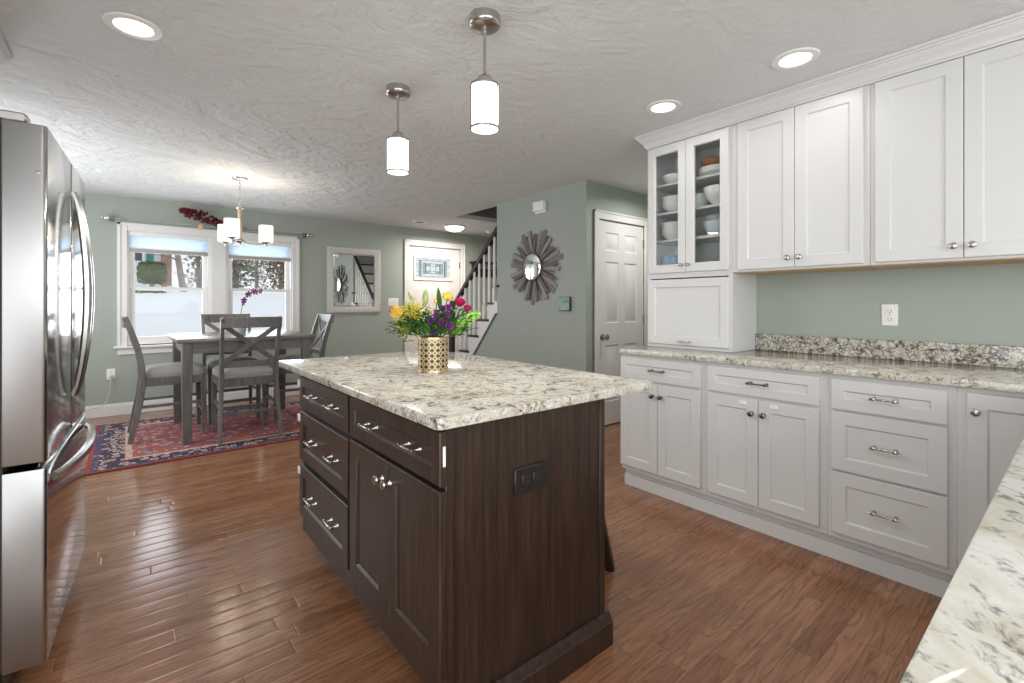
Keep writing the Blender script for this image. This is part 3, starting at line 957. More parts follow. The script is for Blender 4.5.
door(r, XU, -.56, -.015, 1.414, 2.293, 'white', 'nickel', -.05, 1.466)

# crown moulding with its return at the far end
def crown(name, xf, xw, ya, yb, prof, mat, sgn=1):
    """prof [(offset, z)]; front at xf facing -sgn*X from ya to yb, returning to the wall xw at yb"""
    b = B()
    L = []
    for o_, z in prof:
        L.append([b.b.verts.new(p) for p in ((xf - sgn * o_, ya, z), (xf - sgn * o_, yb + o_, z), (xw, yb + o_, z))])
    for p, q in zip(L, L[1:]):
        for k in range(2):
            b.b.faces.new((p[k], p[k + 1], q[k + 1], q[k]))
    top = L[-1]; bot = L[0]
    inn = [b.b.verts.new(p) for p in ((xw, ya, prof[0][1]), (xw, ya, prof[-1][1]))]
    b.b.faces.new((bot[0], bot[1], bot[2], inn[0]))
    b.b.faces.new((top[0], inn[1], top[2], top[1]))
    b.b.faces.new([l[0] for l in L] + [inn[1], inn[0]])
    return struct(name, b, mat, smooth=30)
CP = [(.0, 2.297), (.010, 2.297), (.012, 2.306), (.018, 2.309), (.019, 2.316), (.024, 2.326), (.034, 2.340), (.047, 2.354), (.050, 2.362), (.056, 2.364), (.058, 2.372), (.066, 2.374), (.066, 2.388)]
crown('trim_4', XU + .012, XR - .002, -.58, 1.975, CP, 'white')

# dishes behind the glass doors
G = 'dishes in the glass cabinet'
def plate_prof(r, h=.018):
    return [(0, 0), (r * .55, 0), (r * .6, .003), (r, h), (r, h + .003), (r * .97, h + .003), (r * .58, .007), (0, .006)]
def bowl_prof(r, h, foot=.45):
    return [(0, 0), (r * foot, 0), (r * foot, .006), (r * .78, h * .38), (r * .94, h * .72), (r, h), (r * .975, h), (r * .90, h * .72), (r * .73, h * .40), (r * foot * .9, .012), (0, .010)]
M['copper'] = vary('copper_brown_glaze', (.34, .14, .06), .15, 10, .25)
M['blueglass'] = arch_glass('blue_tinted_glass', (.50, .62, .72), refl=1.2)
M['bluecer'] = vary('blue_glaze', (.10, .22, .36), .15, 14, .2)
M['greycer'] = vary('pale_blue_grey_glaze', (.50, .55, .58), .08, 14, .2)
def dish(name, prof, x, y, z, mat, label, cat, n=32):
    o = obj(name, B().lathe(prof, (x, y, z), n), mat, None, 40, (x, y, z))
    return tag(o, label, cat, G)
S1, S2, S3, S4 = SH
for k in range(4):
    dish('plate', plate_prof(.115), 2.99, 1.54, S4 + .0005 + k * .009, 'porcelain', ['white plate at the bottom of the stack on the top shelf, right door', 'second white plate from the bottom on the top shelf, right door', 'third white plate from the bottom on the top shelf, right door', 'white plate directly under the copper bowl on the top shelf'][k], 'plate')
dish('bowl', bowl_prof(.105, .045), 2.99, 1.54, S4 + .052, 'copper', 'copper brown shallow bowl on white plates on the top shelf', 'bowl')
dish('bowl', bowl_prof(.095, .055), 2.99, 1.54, S4 + .100, 'cabglass', 'clear glass bowl resting inside the copper bowl', 'bowl')
dish('bowl', bowl_prof(.085, .06), 2.98, 1.845, S4 + .0005, 'porcelain', 'white flared bowl on the top shelf behind the left door', 'bowl')
for k in range(3):
    dish('bowl', bowl_prof(.083, .058), 2.975, 1.845, S3 + .0005 + k * .024, 'porcelain', ['bottom white bowl of the stack of three on the second shelf', 'middle white bowl of the stack of three on the second shelf', 'top white bowl of the stack of three on the second shelf'][k], 'bowl')
dish('serving_bowl', bowl_prof(.088, .115, .38), 2.965, 1.525, S3 + .0005, 'porcelain', 'large tilted-lip white serving bowl on the second shelf behind the right door', 'bowl')
dish('mixing_bowl', bowl_prof(.075, .10, .5), 3.03, 1.692, S3 + .0005, 'porcelain', 'white bowl behind the meeting stiles on the second shelf', 'bowl')
for k in range(4):
    dish('bowl', bowl_prof(.086, .055, .6), 2.975, 1.845, S2 + .0005 + k * .021, 'porcelain', ['lowest white bowl of the stack of four on the third shelf', 'second lowest white bowl of the stack of four on the third shelf', 'second highest white bowl of the stack of four on the third shelf', 'highest white bowl of the stack of four on the third shelf'][k], 'bowl')
dish('serving_bowl', bowl_prof(.085, .085, .6), 2.965, 1.535, S2 + .0005, 'greycer', 'pale blue grey bowl on the third shelf behind the right door', 'bowl')
dish('casserole', [(0, 0), (.07, 0), (.085, .02), (.088, .10), (.094, .104), (.094, .11), (.082, .11), (.078, .02), (0, .012)], 2.98, 1.85, S1 + .0005, 'bluecer', 'blue round baking dish on the bottom shelf behind the left door', 'dish')
for k, (x, y) in enumerate(((2.95, 1.60), (2.95, 1.525), (2.96, 1.455))):
    dish('cup', [(0, 0), (.022, 0), (.027, .01), (.03, .055), (.028, .055), (.024, .01), (0, .006)], x, y, S1 + .0005, ['porcelain', 'copper', 'greycer'][k], ['small white cup on the bottom shelf behind the right door', 'small copper brown cup on the bottom shelf between two pale cups', 'small grey cup on the bottom shelf nearest the cabinet side'][k], 'cup', 20)

# outlet above the counter
r = thing('wall_outlet', 'white duplex outlet on the green wall above the granite backsplash', 'outlet', (XR, .685, 1.151))
b, s2 = B(), B()
outlet_plate(b, s2, (XR - .0005, .685, 1.151), '-X')
obj('cover_plate', b, 'plastic', r); obj('slots', s2, 'black', r)

# ------------------------------------------------------------------ kitchen island
IX, IY0, IY1 = .667, 1.10, 2.42
IR = 1.322
isl = thing('kitchen_island', 'dark espresso wood kitchen island with drawers, doors and a black outlet', 'island', (1.0, 1.76, 0))
b = B()
b.box(IX + .002, IR, IY0 + .003, IY1, .115, .8835)
obj('carcass', b, 'espresso', isl)
b = B()
b.box(IX - .0, IX + .026, IY0 - .003, IY0 + .02, .0, .8835, .002)                # near left stile
b.box(IR - .024, IR + .003, IY0 - .003, IY0 + .02, .0, .8835, .002)
b.box(IX, IX + .02, 1.742, 1.778, .115, .8835).box(IX, IX + .02, IY1 - .03, IY1, .115, .8835)
for ya_, yb_ in ((IY0 + .02, 1.742), (1.778, IY1 - .03)):
    b.box(IX + .0006, IX + .02, ya_, yb_, .115, .20).box(IX + .0006, IX + .02, ya_, yb_, .868, .8835)
b.box(IX + .003, IX + .02, IY0 + .01, IY1 - .01, .19, .21).box(IX + .004, IX + .02, 1.73, 1.79, .12, .88)
obj('face_frame', b, 'espresso', isl)
obj('toe_kick', B().box(IX + .08, IR - .02, IY0 + .05, IY1 - .01, 0, .116), 'darkwood', isl)
b = B()
poly = [(0, 0), (-.022, 0), (-.022, .082), (-.016, .088), (-.013, .100), (-.006, .106), (-.003, .112), (0, .112)]
b.prism([(IY0 - .003 + p[0], p[1]) for p in poly], IX + .026, IR + .020, 'X')
b.box(IR + .001, IR + .020, IY0 - .003, IY1, 0, .085, .002).box(IR + .001, IR + .010, IY0 - .003, IY1, .083, .110, .003)
b.box(IX + .03, IR, IY0 - .001, IY0 + .05, 0, .115)
obj('base_trim', b, 'espresso', isl)
XI = IX - .022
pm = 'nickel'
for z0, z1 in ((.725, .866), (.474, .700), (.208, .449)):
    d = drawer(isl, XI, 1.768, 2.398, z0, z1, 'espresso', pm, (-.155, .115), rail=.045 if z1 - z0 < .2 else .055, hl=.085, dz=0)
    lt = B().box(XI - .005, XI + .014, 2.385, 2.416, z1 - .052, z1 - .016, .004)
    obj('latch', lt, 'plastic', d)['label'] = 'white latch tab on the drawer edge'
d = drawer(isl, XI, 1.092, 1.745, .722, .868, 'espresso', pm, (-.17, .13), rail=.045, hl=.085)
obj('latch', B().box(XI + .009, XI + .017, 1.0885, 1.0925, .775, .830, .001), 'plastic', d)['label'] = 'thin white latch strip'
mid = 1.425
for s_ in (0, 1):
    a, b_ = (1.092, mid - .0015) if s_ == 0 else (mid + .0015, 1.745)
    door(isl, XI, a, b_, .208, .708, 'espresso', 'chrome', mid + (-.028 if s_ == 0 else .028), .645, r=.015)
# outlet, wider than tall
b, s2 = B(), B()
px, pz = .972, .672
b.box(px - .066, px + .066, IY0 - .0065, IY0 + .0035, pz - .040, pz + .040, .003)
po = obj('outlet_plate', b, 'black', isl)
b = B()
for k in (-1, 1):
    q = px + k * .022
    b.box(q - .0165, q + .0165, IY0 - .010, IY0 - .005, pz - .0175, pz + .0175, .002)
    for dz in (-.007, .007):
        s2.box(q - .006 * 1, q + .003, IY0 - .0108, IY0 - .0098, pz + dz - .0015, pz + dz + .0015)
    s2.box(q + .007, q + .011, IY0 - .0108, IY0 - .0098, pz - .002, pz + .002)
obj('socket', b, 'darkwood', po)
obj('slots', s2, 'dark', po)
it = obj('island_countertop', B().prism(rounded([(.617, 1.055), (1.567, 1.055), (1.567, 2.70), (.617, 2.70)], [.022, .03, .03, .022], 5), .884, .914, 'Z', .004, 2), 'granite', None, 40, (1.09, 1.88, .884))
tag(it, 'large cream granite slab on top of the dark kitchen island', 'countertop')

# stool tucked under the overhang
st = thing('bar_stool', 'dark wooden bar stool tucked under the island overhang', 'stool', (1.545, 1.60, 0))
obj('seat', B().lathe([(0, .615), (.13, .615), (.15, .622), (.155, .635), (.15, .650), (.11, .652), (0, .645)], (1.535, 1.60, 0), 28), 'darkwood', st)
for sx, sy in ((-1, -1), (1, -1), (-1, 1), (1, 1)):
    obj('leg', B().bar([(1.545 + sx * .105, 1.60 + sy * .10, .62), (1.545 + sx * .165, 1.60 + sy * .215, .0)], .040, .040), 'darkwood', st)
for sy in (-1, 1):
    obj('rung', B().bar([(1.41, 1.60 + sy * .175, .20), (1.68, 1.60 + sy * .175, .20)], .018, .024), 'darkwood', st)
for sx in (-1, 1):
    obj('rung', B().bar([(1.545 + sx * .137, 1.44, .28), (1.545 + sx * .137, 1.76, .28)], .018, .024), 'darkwood', st)

# ------------------------------------------------------------------ refrigerator (turned 3 degrees)
FR = rad(3.0)
fr = thing('refrigerator', 'stainless steel french door refrigerator with a bottom freezer drawer', 'refrigerator', (-.53, 2.45, 0))
Mf = Matrix.Translation((-.186, 2.02, 0)) @ Matrix.Rotation(-FR, 4, 'Z')
FW = .868
SEAM = .466
def fobj(name, b, mat, parent, smooth=40):
    b.b.transform(Mf)
    return obj(name, b, mat, parent, smooth)
# local: front plane x=0 (faces +X), width along +y, depth towards -x
M['steelside'] = vary('satin_stainless_edge', (.36, .357, .352), .05, 3, .36, 1.0, stretch=(1, 1, .3))
M['fridgeside'] = vary('grey_fridge_side', (.20, .20, .20), .04, 20, .45)
fobj('cabinet', B().box(-.76, -.112, .006, FW - .006, .035, 1.715, .006), 'fridgeside', fr)
fobj('grille', B().box(-.74, -.10, .02, FW - .02, .0, .10, .004), 'black', fr)
def fdoor(y0, y1, z0, z1):
    # gently rounded front edges
    poly = rounded([(-.098, y0), (0, y0), (0, y1), (-.098, y1)], [.004, .014, .014, .004], 5)
    return B().prism(poly, z0, z1, 'Z', .003, 2)
def satin(o):
    o.data.materials.append(M['steelside'])
    for p in o.data.polygons:
        if abs(p.normal.y) > .9:
            p.material_index = 1
def bow(y, z0, z1, out, n=22, w=.034, d=.028):
    pts, sc = [], []
    for k in range(n + 1):
        t = k / n
        s_ = math.sin(math.pi * t)
        x = .010 + out * (s_ ** .72)
        pts.append((x, y, z0 + (z1 - z0) * t))
        sc.append(.62 + .38 * s_)
    return B().bar(pts, w, d, up=(1, 0, 0), c=.3, scale=sc)
for k, (y0, y1) in enumerate(((0, SEAM - .007), (SEAM + .007, FW))):
    d = fobj('door', fdoor(y0, y1, .728, 1.755), 'steel', fr)
    satin(d)
    b = bow(SEAM + (-.032 if k == 0 else .032), .862, 1.635, .040)
    fobj('handle', b, 'steelh', d)
    if k == 0:
        fobj('badge_stud', B().lathe([(0, 0), (.006, 0), (.006, .002), (0, .003)], (-.02, .0, 1.61), 10, '-Y'), 'pewter', d)
d = fobj('freezer_drawer', fdoor(0, FW, .115, .708), 'steel', fr)
satin(d)
pts, sc = [], []
for k in range(23):
    t = k / 22
    s_ = math.sin(math.pi * t)
    pts.append((.010 + .044 * s_ ** .72, .05 + (FW - .10) * t, .668))
    sc.append(.7 + .3 * s_)
fobj('handle', B().bar(pts, .026, .036, up=(0, 0, 1), c=.3, scale=sc), 'steelh', d)
fobj('hinge_cover', B().box(-.20, -.045, .006, .062, 1.7555, 1.785, .005), 'nickel', fr)
fobj('hinge_cover', B().box(-.20, -.045, FW - .062, FW - .006, 1.7555, 1.785, .005), 'nickel', fr)
fobj('gasket', B().box(-.112, -.097, .012, FW - .012, .12, 1.745), 'dark', fr)
# cabinet over the refrigerator, its crown shows at the left edge
oc = thing('fridge_cabinet', 'white cabinet above the refrigerator, only its crown showing at the left edge', 'cabinet', (-.8, 2.45, 1.86))
obj('carcass', B().box(XL + .002, -.50, 1.96, 3.18, 1.86, 2.335, .002), 'white', oc)
crb = B()
L = []
for o_, z in CP:
    L.append([crb.b.verts.new(p) for p in ((XL + .002, 1.96 - o_, z), (-.485 + o_, 1.96 - o_, z), (-.485 + o_, 3.195 + o_, z), (XL + .002, 3.195 + o_, z))])
for p, q in zip(L, L[1:]):
    for k in range(3):
        crb.b.faces.new((p[k], p[k + 1], q[k + 1], q[k]))
crb.b.faces.new(L[0]); crb.b.faces.new(list(reversed(L[-1])))
obj('crown', crb, 'white', oc, 30)
for s_ in (0, 1):
    b = B().shaker(0, -.298, .298, 1.875, 2.29, .055)
    b.b.transform(Matrix.Translation((-.478, 2.268 + s_ * .605, 0)) @ Matrix.Rotation(rad(180), 4, 'Z'))
    obj('door', b, 'white', oc, 25)

# ------------------------------------------------------------------ ceiling lights
def can_light(x, y, label, power=15, lit=True, vis=True):
    t = thing('recessed_light', label, 'ceiling light', (x, y, CH), 'recessed ceiling lights')
    obj('trim_ring', B().lathe([(.066, -.003), (.070, -.007), (.098, -.006), (.102, -.002), (.102, 0), (.066, 0)], (x, y, CH), 40), 'plastic', t)
    obj('lens', B().lathe([(0, -.0045), (.0665, -.0045), (.0665, -.001), (0, -.001)], (x, y, CH), 36), 'lens_lit' if lit else 'greytwig', t)
    if lit:
        area('lamp_of_recessed_light', (x, y, CH - .012), (0, 0, 0), .13, .13, power, (1, .965, .93), 'DISK', 160)
CANP = 1.5
can_light(.027, 2.575, 'round recessed light at the upper left, above the refrigerator side', CANP)
can_light(2.495, .900, 'recessed light over the counter, the nearer one left of the right-hand upper cabinet', CANP)
can_light(2.492, 1.620, 'recessed light over the counter, the smaller one beside the glass cabinet crown', CANP)
for x, y in ((.02, .9), (.02, -.9), (1.25, -.9), (2.468, -.6)):  # extra lights added out of view to brighten the kitchen
    can_light(x, y, 'unseen recessed light added in the kitchen ceiling behind the camera', CANP)
can_light(4.0, 2.5, 'hidden recessed light added in the passage by the six panel door', 8)  # lamp added out of sight to brighten the closet door
can_light(3.27, 6.10, 'small unlit recessed fitting in the hall ceiling left of the lit dome', 0, False)

def pendant(x, y, label):
    t = thing('pendant_light', label, 'pendant light', (x, y, CH), 'pendants over the island')
    z = CH
    obj('canopy', B().lathe([(.0, -.048), (.022, -.048), (.056, -.044), (.064, -.038), (.066, -.030), (.066, -.024), (.064, -.022), (.064, 0), (0, 0)], (x, y, z), 36), 'nickel', t)
    obj('rod', B().lathe([(.0, 0), (.0065, 0), (.0065, .225), (.010, .227), (.010, .250), (0, .250)], (x, y, 2.108), 14), 'nickel', t)
    obj('socket_cap', B().lathe([(0, .034), (.018, .034), (.027, .028), (.030, .018), (.030, .0), (.060, -.004), (.060, -.010), (0, -.010)], (x, y, 2.114), 28), 'nickel', t)
    sh = obj('shade', B().lathe([(.0, 0), (.046, 0), (.0535, .002), (.0555, .008), (.0555, .172), (.050, .176), (0, .176)], (x, y, 1.928), 36), 'shade_lit', t)
    for zz in (1.926, 2.098):
        obj('ring', B().lathe([(.0565, 0), (.0615, 0), (.0615, .008), (.0565, .008), (.0565, 0)], (x, y, zz), 40), 'nickel', t)
    for k in range(3):
        a = rad(50 + 120 * k)
        obj('post', B().lathe([(0, 0), (.003, 0), (.003, .182), (0, .182)], (x + .0605 * math.cos(a), y + .0605 * math.sin(a), 1.924), 8), 'nickel', t)
    area('lamp_of_pendant', (x, y, 1.917), (0, 0, 0), .1, .1, 5, (1, .95, .88), 'DISK')
pendant(1.143, 1.576, 'brushed nickel pendant with white glass cylinder, nearer the camera and higher in view')
pendant(1.152, 2.394, 'brushed nickel pendant with white glass cylinder, farther one toward the dining area')

# chandelier over the dining table
cx, cy = .83, 5.05
t = thing('chandelier', 'three-arm brass and nickel chandelier with drum shades hanging over dining table', 'chandelier', (cx, cy, CH))
M['brass'] = vary('warm_champagne_metal', (.62, .48, .34), .06, 20, .3, .85)
obj('canopy', B().lathe([(0, -.022), (.02, -.022), (.062, -.014), (.066, -.004), (.066, 0), (0, 0)], (cx, cy, CH), 32), 'nickel', t)
ch = B()
z = CH - .022
k = 0
while z > 2.135:
    pts = []
    for j in range(12):
        a = 2 * math.pi * j / 12
        u, w = .009 * math.cos(a), .017 * math.sin(a)
        pts.append((cx + (u if k % 2 else 0), cy + (0 if k % 2 else u), z - .017 + w))
    ch.tube(pts, .0022, 6, True, up=((0, 1, 0) if k % 2 else (1, 0, 0)))
    z -= .027
    k += 1
obj('chain', ch, 'nickel', t)
obj('column', B().lathe([(0, 0), (.014, 0), (.018, .01), (.030, .014), (.030, .022), (.020, .028), (.020, .30), (.030, .305), (.030, .318), (.012, .325), (.006, .34), (0, .34)], (cx, cy, 1.80), 24), 'brass', t)
obj('hub', B().lathe([(0, -.035), (.010, -.033), (.012, -.02), (.03, -.012), (.055, -.004), (.055, .004), (.03, .012), (0, .014)], (cx, cy, 1.80), 28), 'nickel', t)
ARM = .225
for ang in (2.0, -115.0, 113.0):
    a = rad(ang)
    dx, dy_ = math.cos(a), math.sin(a)
    ex, ey = cx + ARM * dx, cy + ARM * dy_
    pts = [(cx + q * ARM * dx, cy + q * ARM * dy_, 1.80 - .020 * math.sin(q * math.pi)) for q in [i / 8 for i in range(9)]]
    arm = obj('arm', B().bar(pts, .012, .016), 'nickel', t)
    obj('cup', B().lathe([(0, -.04), (.006, -.04), (.009, -.03), (.008, -.012), (.028, -.004), (.056, .004), (.056, .008), (.02, .012), (0, .012)], (ex, ey, 1.80), 24), 'nickel', arm)
    sh = obj('shade', B().lathe([(.0605, 0), (.0625, 0), (.0625, .155), (.0605, .155), (.0605, .08), (.0605, 0)], (ex, ey, 1.812), 32), 'chan_lit', t)
    obj('bulb', B().ball((ex, ey, 1.872), .028, 1, 1, 1.35), 'hall_lit', t)
    area('lamp_of_chandelier_up', (ex, ey, 1.972), (rad(180), 0, 0), .12, .12, .9, (1, .88, .72), 'DISK')
    area('lamp_of_chandelier_down', (ex, ey, 1.745), (0, 0, 0), .10, .10, 1.2, (1, .85, .66), 'DISK')

# hall ceiling
hx, hy = 3.86, 6.10
t = thing('flush_light', 'lit round dome light on the hall ceiling by the front door', 'ceiling light', (hx, hy, CH))
obj('pan', B().lathe([(0, -.02), (.15, -.02), (.165, -.012), (.165, 0), (0, 0)], (hx, hy, CH), 36), 'nickel', t)
obj('dome', B().lathe([(0, -.085), (.05, -.082), (.10, -.066), (.135, -.042), (.148, -.020), (0, -.020)], (hx, hy, CH), 36), 'hall_lit', t)
area('lamp_of_flush_light', (hx, hy, CH - .10), (0, 0, 0), .24, .24, 23, (1, .93, .84), 'DISK')
t = thing('smoke_detector', 'small white smoke detector on the hall ceiling above the stair rail', 'smoke detector', (4.55, 6.15, CH))
obj('base', B().lathe([(0, -.012), (.065, -.012), (.07, -.004), (.07, 0), (0, 0)], (4.55, 6.15, CH), 28), 'plastic', t)
obj('cover', B().lathe([(0, -.042), (.03, -.042), (.05, -.034), (.056, -.012), (0, -.012)], (4.55, 6.15, CH), 28), 'plastic', t)

# ------------------------------------------------------------------ dining area
rg = B().box(-.225, 2.335, 4.475, 6.205, .0005, .011, .004, 2)
rug = tag(obj('rug', rg, 'rug', None, 40, (1.055, 5.34, .006)), 'red persian rug with navy border under the dining table', 'rug')

tb = thing('dining_table', 'grey wooden counter-height square dining table with straight legs', 'table', (.885, 5.38, .011))
tx0, tx1, ty0, ty1 = .33, 1.46, 4.835, 5.94
obj('tabletop', B().box(tx0, tx1, ty0, ty1, .876, .910, .006, 2), 'greytop', tb)
b = B()
b.box(tx0 + .055, tx1 - .055, ty0 + .055, ty0 + .075, .78, .8765).box(tx0 + .055, tx1 - .055, ty1 - .075, ty1 - .055, .78, .8765)
b.box(tx0 + .055, tx0 + .075, ty0 + .055, ty1 - .055, .78, .8765).box(tx1 - .075, tx1 - .055, ty0 + .055, ty1 - .055, .78, .8765)
obj('apron', b, 'greytop', tb)
for x in (tx0 + .078, tx1 - .078):
    for y in (ty0 + .078, ty1 - .078):
        obj('leg', B().bar([(x, y, .011), (x, y, .70), (x, y, .8765)], .082, .082, up=(0, 1, 0), c=.06, scale=[.78, .97, 1.0]), 'greywood', tb)

def make_chair(label):
    """faces +y, at the origin"""
    t = thing('dining_chair', label, 'chair', (0, 0, 0), 'grey dining chairs round the table')
    w = .225
    def post(s_):
        return [(s_ * .238, -.315, 0), (s_ * .232, -.285, .16), (s_ * .224, -.250, .34), (s_ * .218, -.232, .50), (s_ * .217, -.236, .64), (s_ * .219, -.262, .80), (s_ * .222, -.305, .95), (s_ * .224, -.352, 1.082)]
    for s_ in (-1, 1):
        obj('leg', B().bar(post(s_), .032, .050, up=(0, 1, 0), c=.12, scale=[.78, .9, 1, 1.05, 1.02, .95, .9, .86]), 'greywood', t)
        obj('leg', B().bar([(s_ * .214, .222, 0), (s_ * .214, .220, .30), (s_ * .214, .216, .545)], .042, .042, up=(0, 1, 0), c=.08, scale=[.78, .95, 1]), 'greywood', t)
    # top rail, lower rail of the back
    b = B()
    sec = [(x, -.344 - .018 * (1 - (x / .235) ** 2)) for x in [-.236 + .472 * i / 10 for i in range(11)]]
    b.bar([(x, y, 1.040) for x, y in sec], .026, .092, c=.15)
    obj('top_rail', b, 'greywood', t)
    b = B()
    b.bar([(x, -.238 - .012 * (1 - (x / .22) ** 2), .672) for x in [-.21 + .42 * i / 8 for i in range(9)]], .022, .052, c=.15)
    obj('back_rail', b, 'greywood', t)
    for s_ in (-1, 1):
        pts = []
        for i in range(9):
            q = i / 8
            x = s_ * (-.205 + .41 * q)
            z = .685 + .325 * q
            y = -.244 - .085 * q ** 1.3 - .010 * math.sin(math.pi * q) + (-.004 if s_ > 0 else .004)
            pts.append((x, y, z))
        obj('cross_brace', B().bar(pts, .040, .016, up=(0, 1, 0), c=.15), 'greywood', t)
    b = B().box(-.215, .215, -.235, -.212, .475, .545, .002).box(-.215, .215, .212, .235, .475, .545, .002)
    b.box(-.228, -.206, -.23, .22, .475, .545, .002).box(.206, .228, -.23, .22, .475, .545, .002)
    obj('seat_frame', b, 'greywood', t)
    poly = rounded([(-.205, -.222), (.205, -.222), (.238, .245), (-.238, .245)], [.03, .03, .06, .06], 5)
    b = B()
    rings = []
    for k_, (s_, z) in enumerate(((.985, .546), (1.0, .556), (1.0, .585), (.965, .606), (.84, .626), (.55, .640), (.2, .646))):
        rings.append([b.b.verts.new((x * s_, .01 + (y - .01) * s_, z)) for x, y in poly])
    for p, q in zip(rings, rings[1:]):
        for i in range(len(poly)):
            j = (i + 1) % len(poly)
            b.b.faces.new((p[i], p[j], q[j], q[i]))
    b.b.faces.new(rings[-1]); b.b.faces.new(list(reversed(rings[0])))
    obj('seat_cushion', b, 'seatfab', t, 60)
    for s_ in (-1, 1):
        obj('stretcher', B().bar([(s_ * .220, -.255, .30), (s_ * .214, .218, .30)], .018, .026), 'greywood', t)
    obj('stretcher', B().bar([(-.222, -.262, .245), (.222, -.262, .245)], .018, .028), 'greywood', t)
    obj('stretcher', B().bar([(-.212, .218, .205), (.212, .218, .205)], .018, .030), 'greywood', t)
    return t
RZ = .0112
c0 = make_chair('grey cross-back dining chair on the near side, its back to the kitchen')
c0.location = (.857, 4.975, RZ)
dup(c0, (.345, 5.44, RZ), rad(-90), 'grey cross-back dining chair in side view at the left end of the table')
dup(c0, (.87, 5.775, RZ), rad(180), 'grey cross-back dining chair on the window side behind the orchid')
dup(c0, (1.415, 5.50, RZ), rad(90), 'grey cross-back dining chair at the right end of the table under the wall mirror')

# orchid on the table
M['purple'] = mk_leaf('purple_petal', (.05, .004, .055), (.15, .02, .14), 30)
M['stemgreen'] = mk_leaf('green_stem', (.05, .12, .02), (.13, .25, .05), 20)
M['leafgreen'] = mk_leaf('green_leaf', (.03, .11, .02), (.12, .28, .06), 25)
ox, oy = .885, 5.36
t = thing('potted_orchid', 'purple orchid in a grey pot on the dining table', 'plant', (ox, oy, .9105))
obj('pot', B().lathe([(0, 0), (.045, 0), (.05, .01), (.06, .10), (.064, .105), (.064, .115), (.056, .115), (.05, .09), (0, .09)], (ox, oy, .9105), 28), 'greycer', t)
for k, ang in enumerate((20, 140, 260)):
    a = rad(ang)
    pts = [(ox + math.cos(a) * q * .15, oy + math.sin(a) * q * .15, 1.0 + .07 * math.sin(q * 2.2)) for q in (0, .25, .5, .75, 1)]
    obj('leaf', B().bar(pts, .05, .004, scale=[.4, .9, 1, .75, .15]), 'leafgreen', t)
F_ = Vector((math.sin(rad(39.25)), math.cos(rad(39.25)), 0))
R_ = Vector((math.cos(rad(39.25)), -math.sin(rad(39.25)), 0))
def orow(k):
    q = k / 10
    return Vector((ox, oy, 0)) + R_ * (.20 * q ** 2.2) + Vector((0, 0, .99 + .35 * math.sin(q * 1.75)))
obj('stem', B().tube([orow(k) for k in range(11)], .003, 7), 'stemgreen', t)
def flower(b, c, r, axis, n=5, cup=.35):
    ax = Vector(axis).normalized()
    m = ax.to_track_quat('Z', 'Y').to_matrix().to_4x4()
    for k in range(n):
        rot = Matrix.Translation(c) @ m @ Matrix.Rotation(2 * math.pi * k / n + .3, 4, 'Z') @ Matrix.Rotation(-cup, 4, 'Y')
        b.ball((0, 0, 0), r, 1, .62, .14, 2, None)
        # move the last ball out: build apart so the petal sits on its own side
    return b
def petals(c, r, axis, n=5, cup=.35, wid=.62, thick=.10, out=.55, tw=.3):
    b = B()
    m = Vector(axis).normalized().to_track_quat('Z', 'Y').to_matrix().to_4x4()
    for k in range(n):
        t_ = bmesh.new()
        bmesh.ops.create_icosphere(t_, subdivisions=2, radius=r * .5)
        for v in t_.verts:
            v.co.y *= wid * (1.25 if v.co.x > 0 else .85)
            v.co.z = v.co.z * thick + cup * .6 * (v.co.x ** 2) / (r * .5)
        mm = Matrix.Translation(c) @ m @ Matrix.Rotation(2 * math.pi * k / n + tw, 4, 'Z') @ Matrix.Rotation(-cup, 4, 'Y') @ Matrix.Translation((r * out, 0, 0))
        b._add(t_, mm)
    return b
def merge(a, b):
    me = D.meshes.new('tmp'); b.b.to_mesh(me); b.b.free(); a.b.from_mesh(me); D.meshes.remove(me)
    return a
for k in (4, 5, 6, 7, 8, 9, 10):
    p = orow(k) + F_ * (-.012 if k % 2 else .012) + Vector((0, 0, -.012 if k % 2 else .004))
    obj('blossom', petals(p, .030, -F_ + R_ * (.5 if k % 2 else -.4) + Vector((0, 0, .15)), 5, .15), 'purple', t)

# curtain rod with a dried bunch lying on it
t = thing('curtain_rod', 'thin bronze curtain rod with square end brackets above the windows', 'curtain rod', (.87, YD, 2.13))
obj('rod', B().tube([(-.13, YD - .075, 2.132), (1.875, YD - .075, 2.132)], .0075, 12), 'nickel', t)
for x in (-.118, 1.862):
    obj('bracket', B().box(x - .018, x + .018, YD - .012, YD, 2.10, 2.165, .003).box(x - .012, x + .012, YD - .085, YD - .008, 2.115, 2.128, .002), 'pewter', t)
    s_ = -1 if x < 0 else 1
    obj('finial', B().box(x + s_ * .012, x + s_ * .058, YD - .100, YD - .05, 2.108, 2.158, .008, 2).box(x + s_ * .056, x + s_ * .085, YD - .088, YD - .062, 2.12, 2.146, .008, 2), 'nickel', t)
M['burgundy'] = mk_leaf('dried_burgundy_petal', (.045, .005, .010), (.17, .015, .028), 30)
M['straw'] = vary('straw_twine', (.62, .46, .28), .15, 40, .8)
t = thing('dried_flower_bunch', 'burgundy dried flower bunch tied with straw on the curtain rod', 'dried flowers', (.75, YD - .075, 2.14))
b = B()
p0, p1 = Vector((.49, YD - .095, 2.29)), Vector((.98, YD - .08, 2.155))
for k in range(170):
    q = random.random()
    wd = .014 + .050 * math.sin(math.pi * min(1, q * 1.1)) ** .8
    c_ = p0.lerp(p1, q) + Vector((random.uniform(-.03, .03), random.uniform(-.5, .5) * wd, random.uniform(-1, 1) * wd))
    m_ = Matrix.Rotation(random.uniform(0, 6.28), 4, (random.random(), random.random(), random.random()))
    b.ball(c_, random.uniform(.013, .024), 1.3, .8, .6, 1, m_, .15)
obj('petals', b, 'burgundy', t)
b = B()
